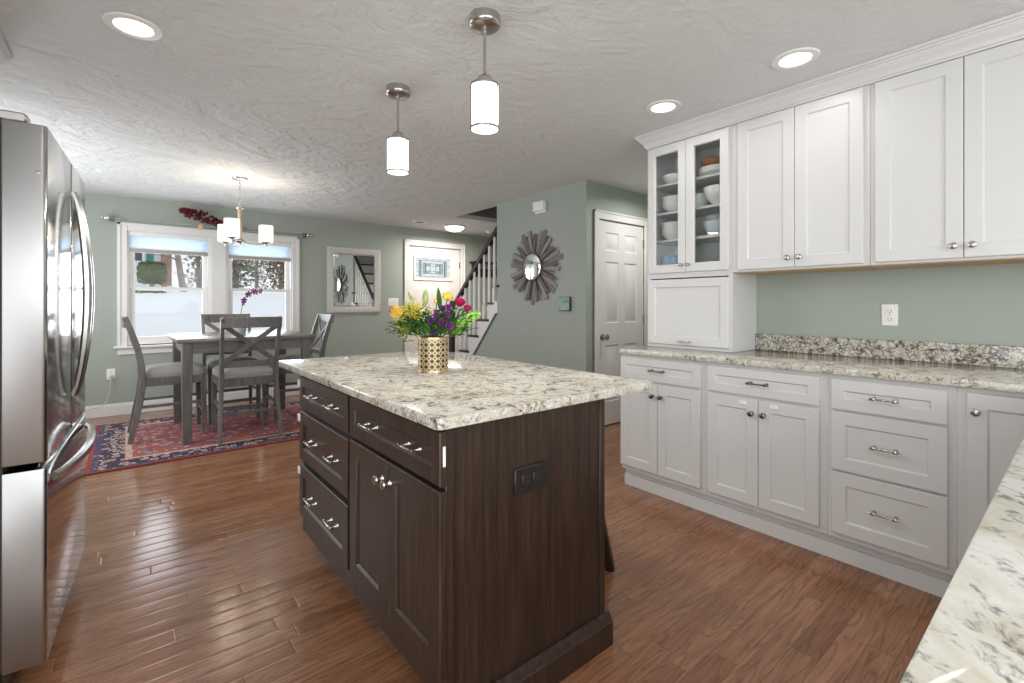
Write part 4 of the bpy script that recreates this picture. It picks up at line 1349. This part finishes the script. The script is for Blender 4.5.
for k in range(9):
    o_ = Vector((0, random.uniform(-.012, .012), random.uniform(-.014, .014)))
    b.tube([p0.lerp(p1, .15) + o_, p0.lerp(p1, .9) + o_ * 1.2, Vector((1.20, YD - .078, 2.142)) + o_ * 1.6], .0028, 6)
obj('stems', b, 'bark', t)
obj('twine_tie', B().ball((.685, YD - .115, 2.115), .034, 1, .55, 1, 2), 'straw', t)

# wall mirror
M['distress'] = vary('whitewashed_carved_wood', (.60, .575, .55), .22, 38, .6, bump=.5, bscale=70)
mx0, mx1, mz0, mz1 = 2.166, 2.94, 1.085, 2.01
t = thing('wall_mirror', 'rectangular mirror with whitewashed frame on the dining wall', 'mirror', ((mx0 + mx1) / 2, YD, mz0))
b = B()
fw = .085
prof = [(0, .0), (0, .022), (.012, .030), (.035, .034), (.060, .026), (.078, .020), (.085, .010), (.085, 0)]
L = []
for i, d_ in prof:
    L.append([b.b.verts.new((x, YD - .001 - d_, z)) for x, z in ((mx0 + i, mz0 + i), (mx1 - i, mz0 + i), (mx1 - i, mz1 - i), (mx0 + i, mz1 - i))])
for p, q in zip(L, L[1:] + L[:1]):
    for k in range(4):
        b.b.faces.new((p[k], p[(k + 1) % 4], q[(k + 1) % 4], q[k]))
obj('frame', b, 'distress', t, 30)
b = B()
def mring(i, d_):
    return [b.b.verts.new((x, YD - d_, z)) for x, z in ((mx0 + fw - .004 + i, mz0 + fw - .004 + i), (mx1 - fw + .004 - i, mz0 + fw - .004 + i), (mx1 - fw + .004 - i, mz1 - fw + .004 - i), (mx0 + fw - .004 + i, mz1 - fw + .004 - i))]
L = [mring(0, .001), mring(0, .006), mring(.022, .009)]
for p, q in zip(L, L[1:]):
    for k in range(4):
        b.b.faces.new((p[k], p[(k + 1) % 4], q[(k + 1) % 4], q[k]))
b.b.faces.new(L[-1]); b.b.faces.new(list(reversed(L[0])))
obj('mirror_glass', b, 'mirror', t, 0)

# light switches, outlet with its cord
t = thing('light_switch', 'white triple light switch plate left of the front door', 'light switch', (3.15, YD, 1.24))
obj('cover_plate', B().box(3.07, 3.235, YD - .006, YD - .0003, 1.182, 1.300, .0025), 'plastic', t)
for k in range(3):
    x = 3.1525 + (k - 1) * .046
    obj('toggle', B().box(x - .005, x + .005, YD - .016, YD - .005, 1.232, 1.250, .002), 'plastic', t)
t = thing('wall_outlet', 'white wall outlet low on the dining wall beside the left window', 'outlet', (-.122, YD, .452))
b, s2 = B(), B()
outlet_plate(b, s2, (-.122, YD - .0005, .452), '-Y')
obj('cover_plate', b, 'plastic', t); obj('slots', s2, 'black', t)
M['cordgrey'] = vary('grey_cord', (.50, .50, .48), .05, 30, .5)
cd = thing('power_cord', 'grey power cord hanging from the low wall outlet toward the refrigerator', 'cord', (-.122, YD - .02, .43))
obj('plug', B().box(-.136, -.108, YD - .045, YD - .0105, .412, .444, .005, 2), 'cordgrey', cd)
pts = [(-.122, YD - .04, .415), (-.128, YD - .06, .35), (-.14, YD - .09, .25), (-.165, YD - .13, .165), (-.21, YD - .16, .13), (-.28, YD - .19, .125), (-.40, YD - .22, .09), (-.6, YD - .25, .02), (-.8, YD - .3, .006)]
cu = []
for i in range(len(pts) - 1):
    P0, P1, P2, P3 = [Vector(pts[min(max(i + j, 0), len(pts) - 1)]) for j in (-1, 0, 1, 2)]
    for q in [0, .25, .5, .75]:
        cu.append(.5 * ((2 * P1) + (P2 - P0) * q + (2 * P0 - 5 * P1 + 4 * P2 - P3) * q * q + (3 * P1 - P0 - 3 * P2 + P3) * q ** 3))
obj('cable', B().tube(cu, .0045, 8), 'cordgrey', cd)

# ------------------------------------------------------------------ stair wall: sunburst mirror, chime, small canvas
sy, sz = 3.755, 1.604
t = thing('sunburst_mirror', 'round sunburst mirror of grey-brown wooden slats on the green stair wall', 'mirror', (XS, sy, sz))
SL = [vary('weathered_slat_a', (.20, .175, .16), .22, 14, .55, stretch=(1, 3, 3)), vary('weathered_slat_b', (.29, .265, .25), .2, 14, .55, stretch=(1, 3, 3)), vary('weathered_slat_c', (.13, .115, .105), .2, 14, .55, stretch=(1, 3, 3))]
NS = 40
for k in range(NS):
    a = 2 * math.pi * k / NS + .05
    lvl = k % 3
    ro = (.412, .385, .355)[lvl] + (-.012, .012, .0, .008, -.006)[k % 5]
    dp = (.008, .024, .040)[lvl]
    wd = (.052, .044, .038)[lvl]
    m = Matrix.Translation((XS - dp, sy, sz)) @ Matrix.Rotation(-a, 4, 'X') @ Matrix.Rotation(rad(-3 + 2 * (k % 2)), 4, 'Z')
    b = B().box(-.008, .008, .135, ro, -wd / 2, wd / 2, .002, 1, m)
    obj('slat', b, SL[(k * 7) % 3], t)
obj('mirror_glass', B().lathe([(0, 0), (.142, 0), (.142, .004), (.128, .008), (0, .0085)], (XS - .050, sy, sz), 48, '-X'), 'mirror', t, 20)
obj('ring', B().lathe([(.136, 0), (.152, 0), (.152, .058), (.146, .062), (.140, .058), (.136, .054), (.136, 0)], (XS - .001, sy, sz), 48, '-X'), SL[2], t)

t = thing('door_chime', 'white box door chime high on the wall above the sunburst mirror', 'door chime', (XS, 3.66, 2.235))
obj('cover', B().box(XS - .055, XS - .0005, 3.58, 3.745, 2.185, 2.285, .008, 2), 'plastic', t)
obj('base_plate', B().box(XS - .02, XS - .0005, 3.585, 3.74, 2.165, 2.188, .002), 'plastic', t)
M['tealcanvas'] = mk_leaf('teal_painted_canvas', (.22, .36, .33), (.38, .50, .45), 14)
M['tealedge'] = vary('dark_green_canvas_edge', (.04, .055, .045), .1, 12, .6)
t = thing('small_canvas', 'small pale teal canvas with dark twig on the wall below right of the sunburst mirror', 'picture', (XS, 3.30, 1.21))
obj('stretcher_block', B().box(XS - .028, XS - .0005, 3.228, 3.378, 1.140, 1.282, .002), 'tealedge', t)
obj('painting', B().box(XS - .030, XS - .0275, 3.229, 3.377, 1.148, 1.278), 'tealcanvas', t, 0)
b = B()
for pts in ([(3.235, 1.215), (3.262, 1.236), (3.285, 1.236)], [(3.262, 1.236), (3.272, 1.262)], [(3.285, 1.236), (3.30, 1.228)]):
    b.tube([(XS - .0305, y, z) for y, z in pts], .0022, 6, up=(1, 0, 0))
obj('twig', b, 'tealedge', t)

# ------------------------------------------------------------------ stairs with balustrade
RISE, RUN, Y0 = .205, .21, 5.62
NSTEP = 11
stp = B(); trd = B()
for k in range(NSTEP):
    ya = Y0 - RUN * (k + 1)
    yb = Y0 - RUN * k
    z = RISE * (k + 1)
    x0 = XS + .012 if z > 1.3 else XS - .0
    if ya < 3.2: break
    stp.box(XS + .10, 4.44, ya, yb, max(0, z - .5), z - .028)
    if yb > 4.35:
        trd.box(XS - .022, 4.44, max(ya, 4.432), yb + .025, z - .028, z, .006)
    else:
        trd.box(XS + .10, 4.44, ya, yb + .025, z - .028, z, .006)
so = struct('stairs', stp, 'trimw')
obj('treads', trd, 'darkwood', so)['label'] = 'dark stained treads'
# white open stringer, saw-toothed above and straight below
poly = [(5.40, 0), (Y0, 0)]
for k in range(7):
    yb = Y0 - RUN * k
    z = RISE * (k + 1) - .028
    if yb < 4.44: break
    poly.append((yb, z)); poly.append((max(yb - RUN, 4.43), z))
poly.append((4.43, 1.095))
b = B().prism(poly, XS - .014, XS + .10, 'X')
b.box(XS - .022, XS + .10, 4.40, 4.47, 1.10, 1.245, .004)
so2 = struct('trim_5', b, 'trimw')
# lower trim strip along the stringer
struct('trim_6', B().bar([(XS - .010, 5.405, .0), (XS - .010, 4.425, 1.11)], .016, .022), 'greywood')
ra = Vector((XS + .03, 5.36, 1.235)); rb = Vector((XS + .03, 4.432, 2.115))
rl = thing('stair_railing', 'dark wooden stair handrail on white balusters rising beside the green wall', 'railing', (XS + .03, 5.4, 0))
sec = [(-.028, -.022), (.028, -.022), (.032, .0), (.030, .020), (.015, .032), (-.015, .032), (-.030, .020), (-.032, 0)]
obj('handrail', B().sweep([ra + (ra - rb) * .02, rb], sec), 'darkwood', rl)
obj('newel_post', B().box(XS - .012, XS + .072, 5.40, 5.484, .41 - .0, 1.16, .004).box(XS - .022, XS + .082, 5.39, 5.494, 1.16, 1.185, .006).lathe([(0, 0), (.04, 0), (.05, .03), (.035, .07), (0, .085)], (XS + .03, 5.442, 1.185), 20).box(XS - .018, XS + .078, 5.394, 5.49, .0, .45, .003), 'darkwood', rl)
for k in range(1, 6):
    zt = RISE * (k + 1)
    for q in (.25, .75):
        y = Y0 - RUN * (k + q)
        if y > 5.37 or y < 4.45: continue
        f = (ra.y - y) / (ra.y - rb.y)
        ztop = ra.z + (rb.z - ra.z) * f - .02
        x = XS + .03
        b = B().box(x - .020, x + .020, y - .020, y + .020, zt - .001, zt + .16, .002)
        b.lathe([(0, 0), (.019, 0), (.021, .012), (.015, .025), (.019, .06), (.0195, .10), (.0145, ztop - zt - .24), (.0145, ztop - zt - .14), (0, ztop - zt - .14)], (x, y, zt + .155), 12)
        obj('baluster', b, 'trimw', rl)

# coat rack on the hall wall
t = thing('coat_rack', 'dark wall shelf with hooks seen between the balusters beyond the stairs', 'coat rack', (4.88, YD, 1.8))
obj('back_board', B().box(4.60, 5.20, YD - .018, YD - .0005, 1.68, 1.82, .003), 'darkwood', t)
obj('shelf', B().box(4.54, 5.26, YD - .13, YD - .0005, 1.905, 1.935, .004), 'darkwood', t)
for x in (4.60, 5.18):
    obj('bracket', B().prism([(YD - .0005, 1.68), (YD - .02, 1.68), (YD - .10, 1.88), (YD - .11, 1.905), (YD - .0005, 1.905)], x - .012, x + .012, 'X'), 'darkwood', t)
for k in range(4):
    x = 4.68 + .14 * k
    obj('hook', B().tube([(x, YD - .018, 1.76), (x, YD - .05, 1.75), (x, YD - .07, 1.765), (x, YD - .075, 1.79)], .006, 8), 'nickel', t)
tag(obj('candle', B().lathe([(0, 0), (.03, 0), (.03, .17), (.026, .174), (.006, .172), (.003, .185), (0, .185)], (5.13, YD - .07, 1.9355), 20), 'straw', None, 40, (5.13, YD - .07, 1.9355)), 'cream pillar candle on the hall coat rack shelf', 'candle')

# ------------------------------------------------------------------ vase of flowers on the island
vx, vy, vz = 1.052, 1.839, .9142
VR, VH = .066, .150
n = NT('gold_cane_lattice')
uv = n.n('ShaderNodeTexCoord').outputs['Object']
s = n.n('ShaderNodeSeparateXYZ', {0: uv})
ang = n.math('DIVIDE', n.math('ARCTAN2', s.outputs[1], s.outputs[0]), 2 * math.pi)
NU, PV = 16.0, .0236
u = n.math('MULTIPLY', n.math('ADD', ang, 1.0), NU)
v = n.math('DIVIDE', n.math('SUBTRACT', s.outputs[2], .014), PV)
def holes(n, u, v, du, dv, r):
    a = n.math('SUBTRACT', n.math('FRACT', n.math('ADD', u, du)), .5)
    b = n.math('SUBTRACT', n.math('FRACT', n.math('ADD', v, dv)), .5)
    d = n.math('SQRT', n.math('ADD', n.math('MULTIPLY', a, a), n.math('MULTIPLY', b, b)))
    return n.math('LESS_THAN', d, r)
h1 = holes(n, u, v, 0, 0, .33)
h2 = holes(n, u, v, .5, .5, .17)
h3 = holes(n, u, v, 0, .5, .08)
h4 = holes(n, u, v, .5, 0, .08)
hh = n.math('MAXIMUM', h1, n.math('MAXIMUM', h2, n.math('MAXIMUM', h3, h4)))
inr = n.math('MULTIPLY', n.math('GREATER_THAN', s.outputs[2], .010), n.math('LESS_THAN', s.outputs[2], VH - .010))
hh = n.math('MULTIPLY', hh, inr)
gold = n.pbr(color=n.mix(n.noise(uv, 60, 3), (.55, .40, .20), (.72, .56, .33)), rough=.4, metal=.35)
hole = n.pbr(color=(.06, .045, .025), rough=.25)
M['cane'] = n.done(n.n('ShaderNodeMixShader', {0: hh, 1: gold, 2: hole}).outputs[0])
vs = thing('flower_vase', 'gold cane-patterned cylinder vase holding the bouquet on the island', 'vase', (vx, vy, vz))
obj('body', B().lathe([(0, 0), (VR, 0), (VR, VH), (VR - .004, VH), (VR - .004, .008), (0, .008)], (vx, vy, vz), 64), 'cane', vs)
obj('rim', B().lathe([(VR - .005, 0), (VR + .002, 0), (VR + .002, .006), (VR - .005, .006), (VR - .005, 0)], (vx, vy, vz + VH - .004), 64), 'brass', vs)
obj('foot_ring', B().lathe([(VR - .002, 0), (VR + .002, 0), (VR + .002, .007), (VR - .002, .007), (VR - .002, 0)], (vx, vy, vz + .0), 64), 'brass', vs)
PX = .00443
V0 = Vector((vx, vy, vz))
def at(px, py, dep=0.0):
    """offset from the vase foot in its own right / up / away directions (433,371 is the foot)"""
    return V0 + R_ * ((px - 433) * PX) + Vector((0, 0, (371 - py) * PX)) + F_ * dep
M['tulipy'] = mk_leaf('yellow_tulip_petal', (.70, .42, .05), (.85, .62, .18), 12)
M['tulipp'] = mk_leaf('pink_tulip_edge', (.50, .03, .09), (.65, .12, .16), 20)
M['rose'] = mk_leaf('magenta_rose_petal', (.38, .006, .06), (.60, .02, .13), 40)
M['mum'] = mk_leaf('purple_aster_petal', (.075, .012, .10), (.20, .04, .22), 60)
M['goldenrod'] = mk_leaf('goldenrod_floret', (.46, .40, .03), (.70, .60, .10), 60)
M['lilybud'] = mk_leaf('pale_green_bud', (.28, .36, .14), (.52, .56, .30), 12)
M['bells'] = mk_leaf('bells_of_ireland', (.20, .42, .05), (.42, .66, .16), 20)
M['whitepetal'] = mk_leaf('white_floret', (.62, .58, .55), (.80, .76, .74), 40)
M['deepleaf'] = mk_leaf('deep_green_leaf', (.012, .055, .012), (.05, .16, .03), 30)
BG = 'flowers in the cane vase'
def stem_to(top, bend=.0, root=None):
    base = V0 + Vector(((top.x - vx) * .12, (top.y - vy) * .12, .03))
    rim = V0 + Vector(((top.x - vx) * .20, (top.y - vy) * .20, VH * .9))
    if (rim - V0).xy.length > VR - .014:
        d = (rim - V0); d.z = 0; d = d.normalized() * (VR - .014)
        rim = V0 + Vector((d.x, d.y, VH * .9))
    pts = []
    for i in range(9):
        q = i / 8
        if q < .45:
            pts.append(base.lerp(rim, q / .45))
        else:
            w_ = (q - .45) / .55
            mid = rim + (top - rim) * .5 + Vector((0, 0, .25 * (top - rim).length * .4))
            pts.append(rim * (1 - w_) ** 2 + mid * 2 * w_ * (1 - w_) + top * w_ ** 2)
    return pts
def leafblade(b, p, d, L, w, curl=.3, n_=6):
    d = Vector(d).normalized()
    pts = []
    for i in range(n_ + 1):
        q = i / n_
        pts.append(Vector(p) + d * L * q + Vector((0, 0, curl * L * (math.sin(q * 2.6) * .5 - q * q * .6))))
    sc = [max(.08, math.sin(math.pi * (.08 + .90 * i / n_)) ** .8) for i in range(n_ + 1)]
    b.sweep(pts, [(-w / 2, .0012), (0, -.003), (w / 2, .0012), (0, .001)], scale=sc)
def start(name, label, cat, top, dep=0):
    t = thing(name, label, cat, tuple(V0 + Vector((0, 0, .012))), BG)
    obj('stem', B().tube(stem_to(top), .0024, 6), 'stemgreen', t)
    return t
# tulip leaning left
top = at(404, 315, -.02)
t = start('tulip', 'yellow tulip with pink tip leaning out at the left of the bouquet', 'flower', top)
d = (at(393, 310, -.03) - top).normalized()
obj('bloom', merge(petals(top, .062, d, 3, 1.28, .85, .18, .42), petals(top, .058, d, 3, 1.20, .85, .18, .42, 1.35)), 'tulipy', t)
obj('petal_tip', petals(top + d * .034, .034, d, 4, 1.30, .9, .2, .34, .8), 'tulipp', t)
b = B(); leafblade(b, top - d * .05, (at(396, 332) - top), .10, .022, .2); obj('leaf', b, 'deepleaf', t)
for (px, py, dep, lab, rr) in ((446, 301, .03, 'yellow alstroemeria bloom at the top of the bouquet behind the dark green leaf', .040), (435, 304, .045, 'small yellow bloom left of the tall green leaf', .026)):
    top = at(px, py, dep)
    t = start('lily', lab, 'flower', top)
    obj('bloom', petals(top, rr, R_ * .2 - F_ * .5 + Vector((0, 0, .7)), 6, .75, .5, .12), 'tulipy', t)
# tall buds
for (p0_, p1_, rr, lab) in (((414, 304), (408.5, 292), .008, 'slim green lily bud pointing up left'), ((424.5, 308), (426, 289.5), .0145, 'fat pale green lily bud upright above the bouquet')):
    a, c_ = at(*p0_), at(*p1_)
    t = start('lily_bud', lab, 'flower', a)
    ax = c_ - a
    L_ = ax.length
    obj('bud', B().lathe([(0, 0), (rr * .5, .002), (rr * .9, L_ * .3), (rr, L_ * .55), (rr * .8, L_ * .8), (rr * .3, L_ * .97), (0, L_)], a, 12, ax), 'lilybud', t)
# broad leaf standing up
a = at(440, 311, .0)
t = start('leaf_spray', 'broad dark green leaf standing up between the yellow blooms', 'leaf', a)
b = B(); leafblade(b, a, at(435, 288) - a + R_ * .01 , .105, .034, .05); b.b.transform(Matrix.Translation(a) @ Matrix.Rotation(rad(50), 4, 'Z') @ Matrix.Translation(-a))
obj('leaf', b, 'leafgreen', t)
b = B(); leafblade(b, at(452, 312), at(456, 298) - at(452, 312), .075, .022, .05)
obj('leaf', b, 'leafgreen', t)
# roses
for (px, py, rr, lab) in ((460, 303.5, .027, 'larger magenta rose at the upper right of the bouquet'), (467.5, 309, .021, 'smaller magenta rose at the right, below the larger one')):
    top = at(px, py, -.01)
    t = start('rose', lab, 'flower', top)
    d = Vector((0, 0, 1)) - F_ * .6 + R_ * .3
    g = B().ball(top, rr * .62, 1, 1, 1, 2)
    for k, (n_, c_, q) in enumerate(((4, 1.25, .9), (5, 1.05, 1.1), (6, .75, 1.25))):
        merge(g, petals(top - d.normalized() * rr * .35, rr * q, d, n_, c_, 1.1, .12, .45, k * .5))
    obj('bloom', g, 'rose', t)
    for d_ in (R_ + Vector((0, 0, -.4)), -R_ * .6 - F_ + Vector((0, 0, -.2))):
        b = B(); leafblade(b, top - Vector((0, 0, rr)), d_, .05, .024, .3)
        obj('leaf', b, 'deepleaf', t)
# purple asters
MUM = [(444, 309, 'purple aster at the top left of the purple cluster'), (450, 308, 'purple aster at the top right of the purple cluster'), (440, 315, 'purple aster on the left edge of the cluster by the white florets'),
       (448, 316, 'purple aster in the middle of the purple cluster'), (443.5, 322, 'purple aster in the lower middle of the purple cluster'), (452, 325, 'large purple aster at the lower right of the cluster'),
       (436, 331, 'purple aster lowest in the bouquet, above the vase rim'), (434, 321, 'small dark purple aster left of the cluster among the greens')]
for k, (px, py, lab) in enumerate(MUM):
    top = at(px, py, -.055 - .02 * (k % 3) + (.03 if py < 312 else 0))
    t = start('aster', lab, 'flower', top)
    rr = .021 if k in (5, 6) else .0175
    d = -F_ + R_ * (.4 if px > 445 else -.4) + Vector((0, 0, .45))
    g = petals(top, rr, d, 12, .25, .34, .16)
    merge(g, petals(top + d.normalized() * .003, rr * .8, d, 10, .55, .36, .16, .5, .1))
    merge(g, petals(top + d.normalized() * .005, rr * .55, d, 8, .9, .4, .2, .5, .2))
    obj('bloom', g, 'mum', t)
# white florets
top = at(431, 312, -.065)
t = start('white_filler', 'cluster of small white florets in the middle of the bouquet', 'flower', top)
g = B()
for k in range(34):
    g.ball(top + R_ * random.uniform(-.032, .032) + F_ * random.uniform(-.02, .02) + Vector((0, 0, random.uniform(-.032, .03))), random.uniform(.003, .0055), 1, 1, .7, 1)
obj('florets', g, 'whitepetal', t)['kind'] = 'stuff'
# goldenrod sprays
for k, (px, py, lab) in enumerate(((408, 312, 'yellow goldenrod spray reaching up left beside the tulip'), (417, 311, 'yellow goldenrod spray under the tall buds'), (406, 324, 'yellow goldenrod spray low on the left side'), (415, 321, 'yellow goldenrod spray in front of the green leaves left of centre'), (424, 315, 'yellow goldenrod spray left of the white florets'))):
    top = at(px, py, random.uniform(-.05, .03))
    t = start('goldenrod', lab, 'flower', top)
    g = B(); gl = B()
    for j in range(190):
        q = random.random()
        c_ = top + Vector((0, 0, .008)) + R_ * random.gauss(0, .019) + F_ * random.gauss(0, .018) + Vector((0, 0, random.gauss(-.01, .022)))
        g.ball(c_, random.uniform(.0028, .0052), 1, 1, 1, 1)
    for j in range(22):
        c_ = top + R_ * random.gauss(0, .02) + F_ * random.gauss(0, .02) + Vector((0, 0, random.gauss(-.03, .018)))
        leafblade(gl, c_, R_ * random.uniform(-1, 1) + F_ * random.uniform(-1, 1) + Vector((0, 0, random.uniform(-.2, .9))), random.uniform(.025, .045), .009, .2)
    obj('florets', g, 'goldenrod', t)['kind'] = 'stuff'
    obj('foliage', gl, 'leafgreen', t)['kind'] = 'stuff'
# bells of Ireland
a, c_ = at(453, 331, -.03), at(477, 313.5, -.03)
t = start('bells_of_ireland', 'lime green bell flower spike slanting out at the right of the bouquet', 'flower', a)
obj('spike', B().tube([a, (a + c_) / 2 + Vector((0, 0, -.006)), c_], .003, 6), 'stemgreen', t)
g = B()
for k in range(34):
    q = (k + .5) / 34
    ang = k * 2.4
    axv = (c_ - a).normalized()
    s1 = axv.cross(Vector((0, 0, 1))).normalized(); s2v = s1.cross(axv)
    dr = (s1 * math.cos(ang) + s2v * math.sin(ang)) + axv * .5
    rr = .013 * (1.1 - .45 * q)
    g.lathe([(0, 0), (rr * .35, .001), (rr * .8, rr * .9), (rr * 1.15, rr * 1.35), (rr * 1.05, rr * 1.35), (rr * .6, rr * .8), (0, rr * .25)], a.lerp(c_, q) + dr.normalized() * .006, 10, dr.normalized())
obj('bells', g, 'bells', t)
# leafy greens filling the neck of the vase
for k, (cx_, lab) in enumerate(((416, 'dark green foliage spray on the left of the vase rim'), (433, 'dark green foliage spray at the front of the vase rim'), (450, 'dark green foliage spray on the right of the vase rim'))):
    top = at(cx_, 326, -.02)
    t = start('foliage_spray', lab, 'leaf', top)
    g = B(); g2 = B()
    for j in range(120):
        c_ = at(cx_ + random.gauss(0, 7.5), 327 + random.gauss(0, 5.0), random.uniform(-.075, .055))
        c_.z = max(c_.z, V0.z + VH + .006)
        d = (c_ - (V0 + Vector((0, 0, VH - .03)))).normalized() + Vector((random.uniform(-.6, .6), random.uniform(-.6, .6), random.uniform(-.35, .5)))
        leafblade(g if j % 3 else g2, c_, d, random.uniform(.028, .058), random.uniform(.012, .022), random.uniform(.1, .5))
    for g_, m_ in ((g, 'deepleaf'), (g2, 'leafgreen')):
        obj('foliage', g_, m_, t)['kind'] = 'stuff'

# ------------------------------------------------------------------ outside: snow, neighbour's house, hedge, trees
b = B()
nx, ny = 44, 40
rows = []
for j in range(ny + 1):
    q = j / ny
    y = YD + T + .02 + 46 * q ** 1.6
    row = []
    for i in range(nx + 1):
        x = -22 + 52 * i / nx
        if y < 18:
            z = -.25 + 1.86 * max(0, (y - 7.2) / 10.8)
        else:
            z = 1.61 + .012 * (y - 18)
        z += .09 * math.sin(x * .9 + y * .8) * min(1, (y - 6.8) / 3) + .03 * math.sin(x * 3.1 - y * 1.9) * min(1, (y - 6.8) / 3)
        row.append(b.b.verts.new((x, y, z)))
    rows.append(row)
for p, q in zip(rows, rows[1:]):
    for i in range(nx):
        b.b.faces.new((p[i], p[i + 1], q[i + 1], q[i]))
sn = obj('snow_ground', b, 'snow', None, 60)
sn['kind'] = 'structure'

hs = thing('house', 'white neighbouring house with teal shutter and brick chimney beyond the snow', 'house', (-2.5, 25, 1.6))
b = B().box(-9, 1.12, 24, 30, 1.0, 6.0)
for k in range(28):
    z = 1.6 + k * .16
    b.prism([(23.98, z), (23.955, z), (23.99, z + .15)], -9, 1.12, 'X')
obj('wall', b, 'siding', hs)
obj('roof', B().prism([(23.6, 5.9), (30.4, 5.9), (27, 8.2)], -9.3, 1.4, 'X'), 'fridgeside', hs)
obj('shutter', B().box(.645, .875, 23.90, 23.97, 2.84, 3.9, .01), 'teal', hs)
w = obj('window', B().box(-.50, .60, 23.93, 23.98, 2.84, 3.9, .01), 'siding', hs)
obj('pane', B().box(-.42, .51, 23.92, 23.935, 2.93, 3.85), 'slate', w, 0)
obj('shutter', B().box(-.78, -.55, 23.90, 23.97, 2.84, 3.9, .01), 'teal', hs)
obj('chimney', B().box(1.13, 1.46, 23.7, 24.6, 1.2, 8.4), 'brick', hs)

def blob_leaves(b, c, sx, sy, sz, n_, leaf, box=0.0):
    for k in range(n_):
        while True:
            p = Vector((random.uniform(-1, 1), random.uniform(-1, 1), random.uniform(-1, 1)))
            pw = 2 + box
            r_ = (abs(p.x) ** pw + abs(p.y) ** pw + abs(p.z) ** pw)
            if .45 < r_ < 1: break
        m = Matrix.Rotation(random.uniform(0, 6.28), 4, (random.random() + .01, random.random(), random.random()))
        b.ball(Vector(c) + Vector((p.x * sx, p.y * sy, p.z * sz)), leaf * random.uniform(.7, 1.3), 1, .7, .35, 1, m)
hb = thing('clipped_shrub', 'clipped green boxwood shrub in front of the white house', 'shrub', (.62, 18, 1.6))
b = B().ball((.62, 18, 2.15), .33, 1.0, .9, .95, 3)
blob_leaves(b, (.62, 18, 2.16), .36, .33, .34, 420, .045, 2)
obj('foliage', b, 'hedge', hb)
obj('trunk', B().tube([(.62, 18, 1.4), (.62, 18, 1.95)], .06, 8), 'bark', hb)
lb = thing('low_shrub', 'low dark shrub poking out of the snow below the clipped one', 'shrub', (.55, 17.0, 1.4))
b = B(); blob_leaves(b, (.50, 17.2, 1.56), .42, .2, .10, 130, .05)
obj('foliage', b, 'hedge', lb)
obj('stems', B().tube([(.45, 17.2, 1.3), (.5, 17.2, 1.6)], .03, 6).tube([(.6, 17.2, 1.3), (.62, 17.2, 1.6)], .03, 6), 'bark', lb)

def tree(x, y, h, r, lean, label, leafm=None, nl=0, cr=1.0, tw=3, z0=1.5, bark='bark'):
    t = thing('tree', label, 'tree', (x, y, z0), 'trees beyond the snow')
    b = B()
    pts = [Vector((x + lean * q * h, y, z0 + h * q)) for q in (0, .25, .5, .75, 1)]
    b.tube(pts, r, 8, scale=[1.15, .95, .8, .6, .3])
    obj('trunk', b, bark, t)
    b = B()
    def br(p, d, L, rr, lv):
        e = p + d * L
        m_ = p + d * L * .5 + Vector((0, 0, .06 * L))
        b.tube([p, m_, e], rr, 5, scale=[1, .75, .45])
        if lv > 0:
            for k in range(3):
                nd = (d + Vector((random.uniform(-.8, .8), random.uniform(-.8, .8), random.uniform(-.3, .7)))).normalized()
                br(p.lerp(e, random.uniform(.35, 1)), nd, L * .62, rr * .5, lv - 1)
    for k in range(11):
        q = random.uniform(.12, .98)
        a = random.uniform(0, 6.28)
        br(Vector((x + lean * q * h, y, z0 + h * q)), Vector((math.cos(a), math.sin(a), random.uniform(.0, .8))).normalized(), h * .15, r * .35, tw - 1)
    obj('branches', b, 'greytwig', t)
    if leafm:
        b = B()
        for k in range(nl):
            p = Vector((random.gauss(0, .42), random.gauss(0, .42), random.gauss(0, .42)))
            m = Matrix.Rotation(random.uniform(0, 6.28), 4, (random.random() + .01, random.random(), random.random()))
            b.ball(Vector((x + lean * h * .5, y, z0 + h * .52)) + Vector((p.x * cr, p.y * cr, p.z * h * .55)), random.uniform(.05, .1) * (1 if cr < 2 else 1.3), 1, .8, .4, 1, m)
        obj('foliage', b, leafm, t)
    return t
M['greygreen'] = mk_leaf('grey_green_needle', (.16, .165, .11), (.36, .36, .27), 3)
M['twigmass'] = mk_leaf('fine_winter_twigs', (.27, .23, .19), (.47, .42, .35), 3)
tree(1.60, 20.3, 5.0, .095, -.13, 'pale leaning bare tree trunk right of the brick chimney')
tree(2.56, 19.0, 5.5, .055, -.02, 'slim pale bare tree at the left edge of the right window', bark='siding', tw=2)
tree(3.55, 22.5, 4.6, .12, .0, 'grey green evergreen-like tree in the left half of the right window', 'greygreen', 1500, .85)
tree(6.3, 26.8, 5.2, .11, .02, 'tan leafed winter tree in the right half of the right window', 'tanleaf', 1900, 1.1)
tree(3.1, 31, 5.2, .10, .0, 'bare grey twiggy tree at the right of the left window', 'twigmass', 420, .7)
tree(3.9, 37, 2.6, .09, .0, 'small rust-coloured shrubby tree far beyond the leaning trunk', 'rustleaf', 220, 1.1)
tree(9.6, 34, 5.5, .14, .0, 'dull tan tree far off at the right edge of the right window', 'tanleaf', 500, 1.5)
tree(7.7, 40, 6.0, .14, .0, 'far grey twiggy tree behind the tan one', 'twigmass', 800, 1.6)
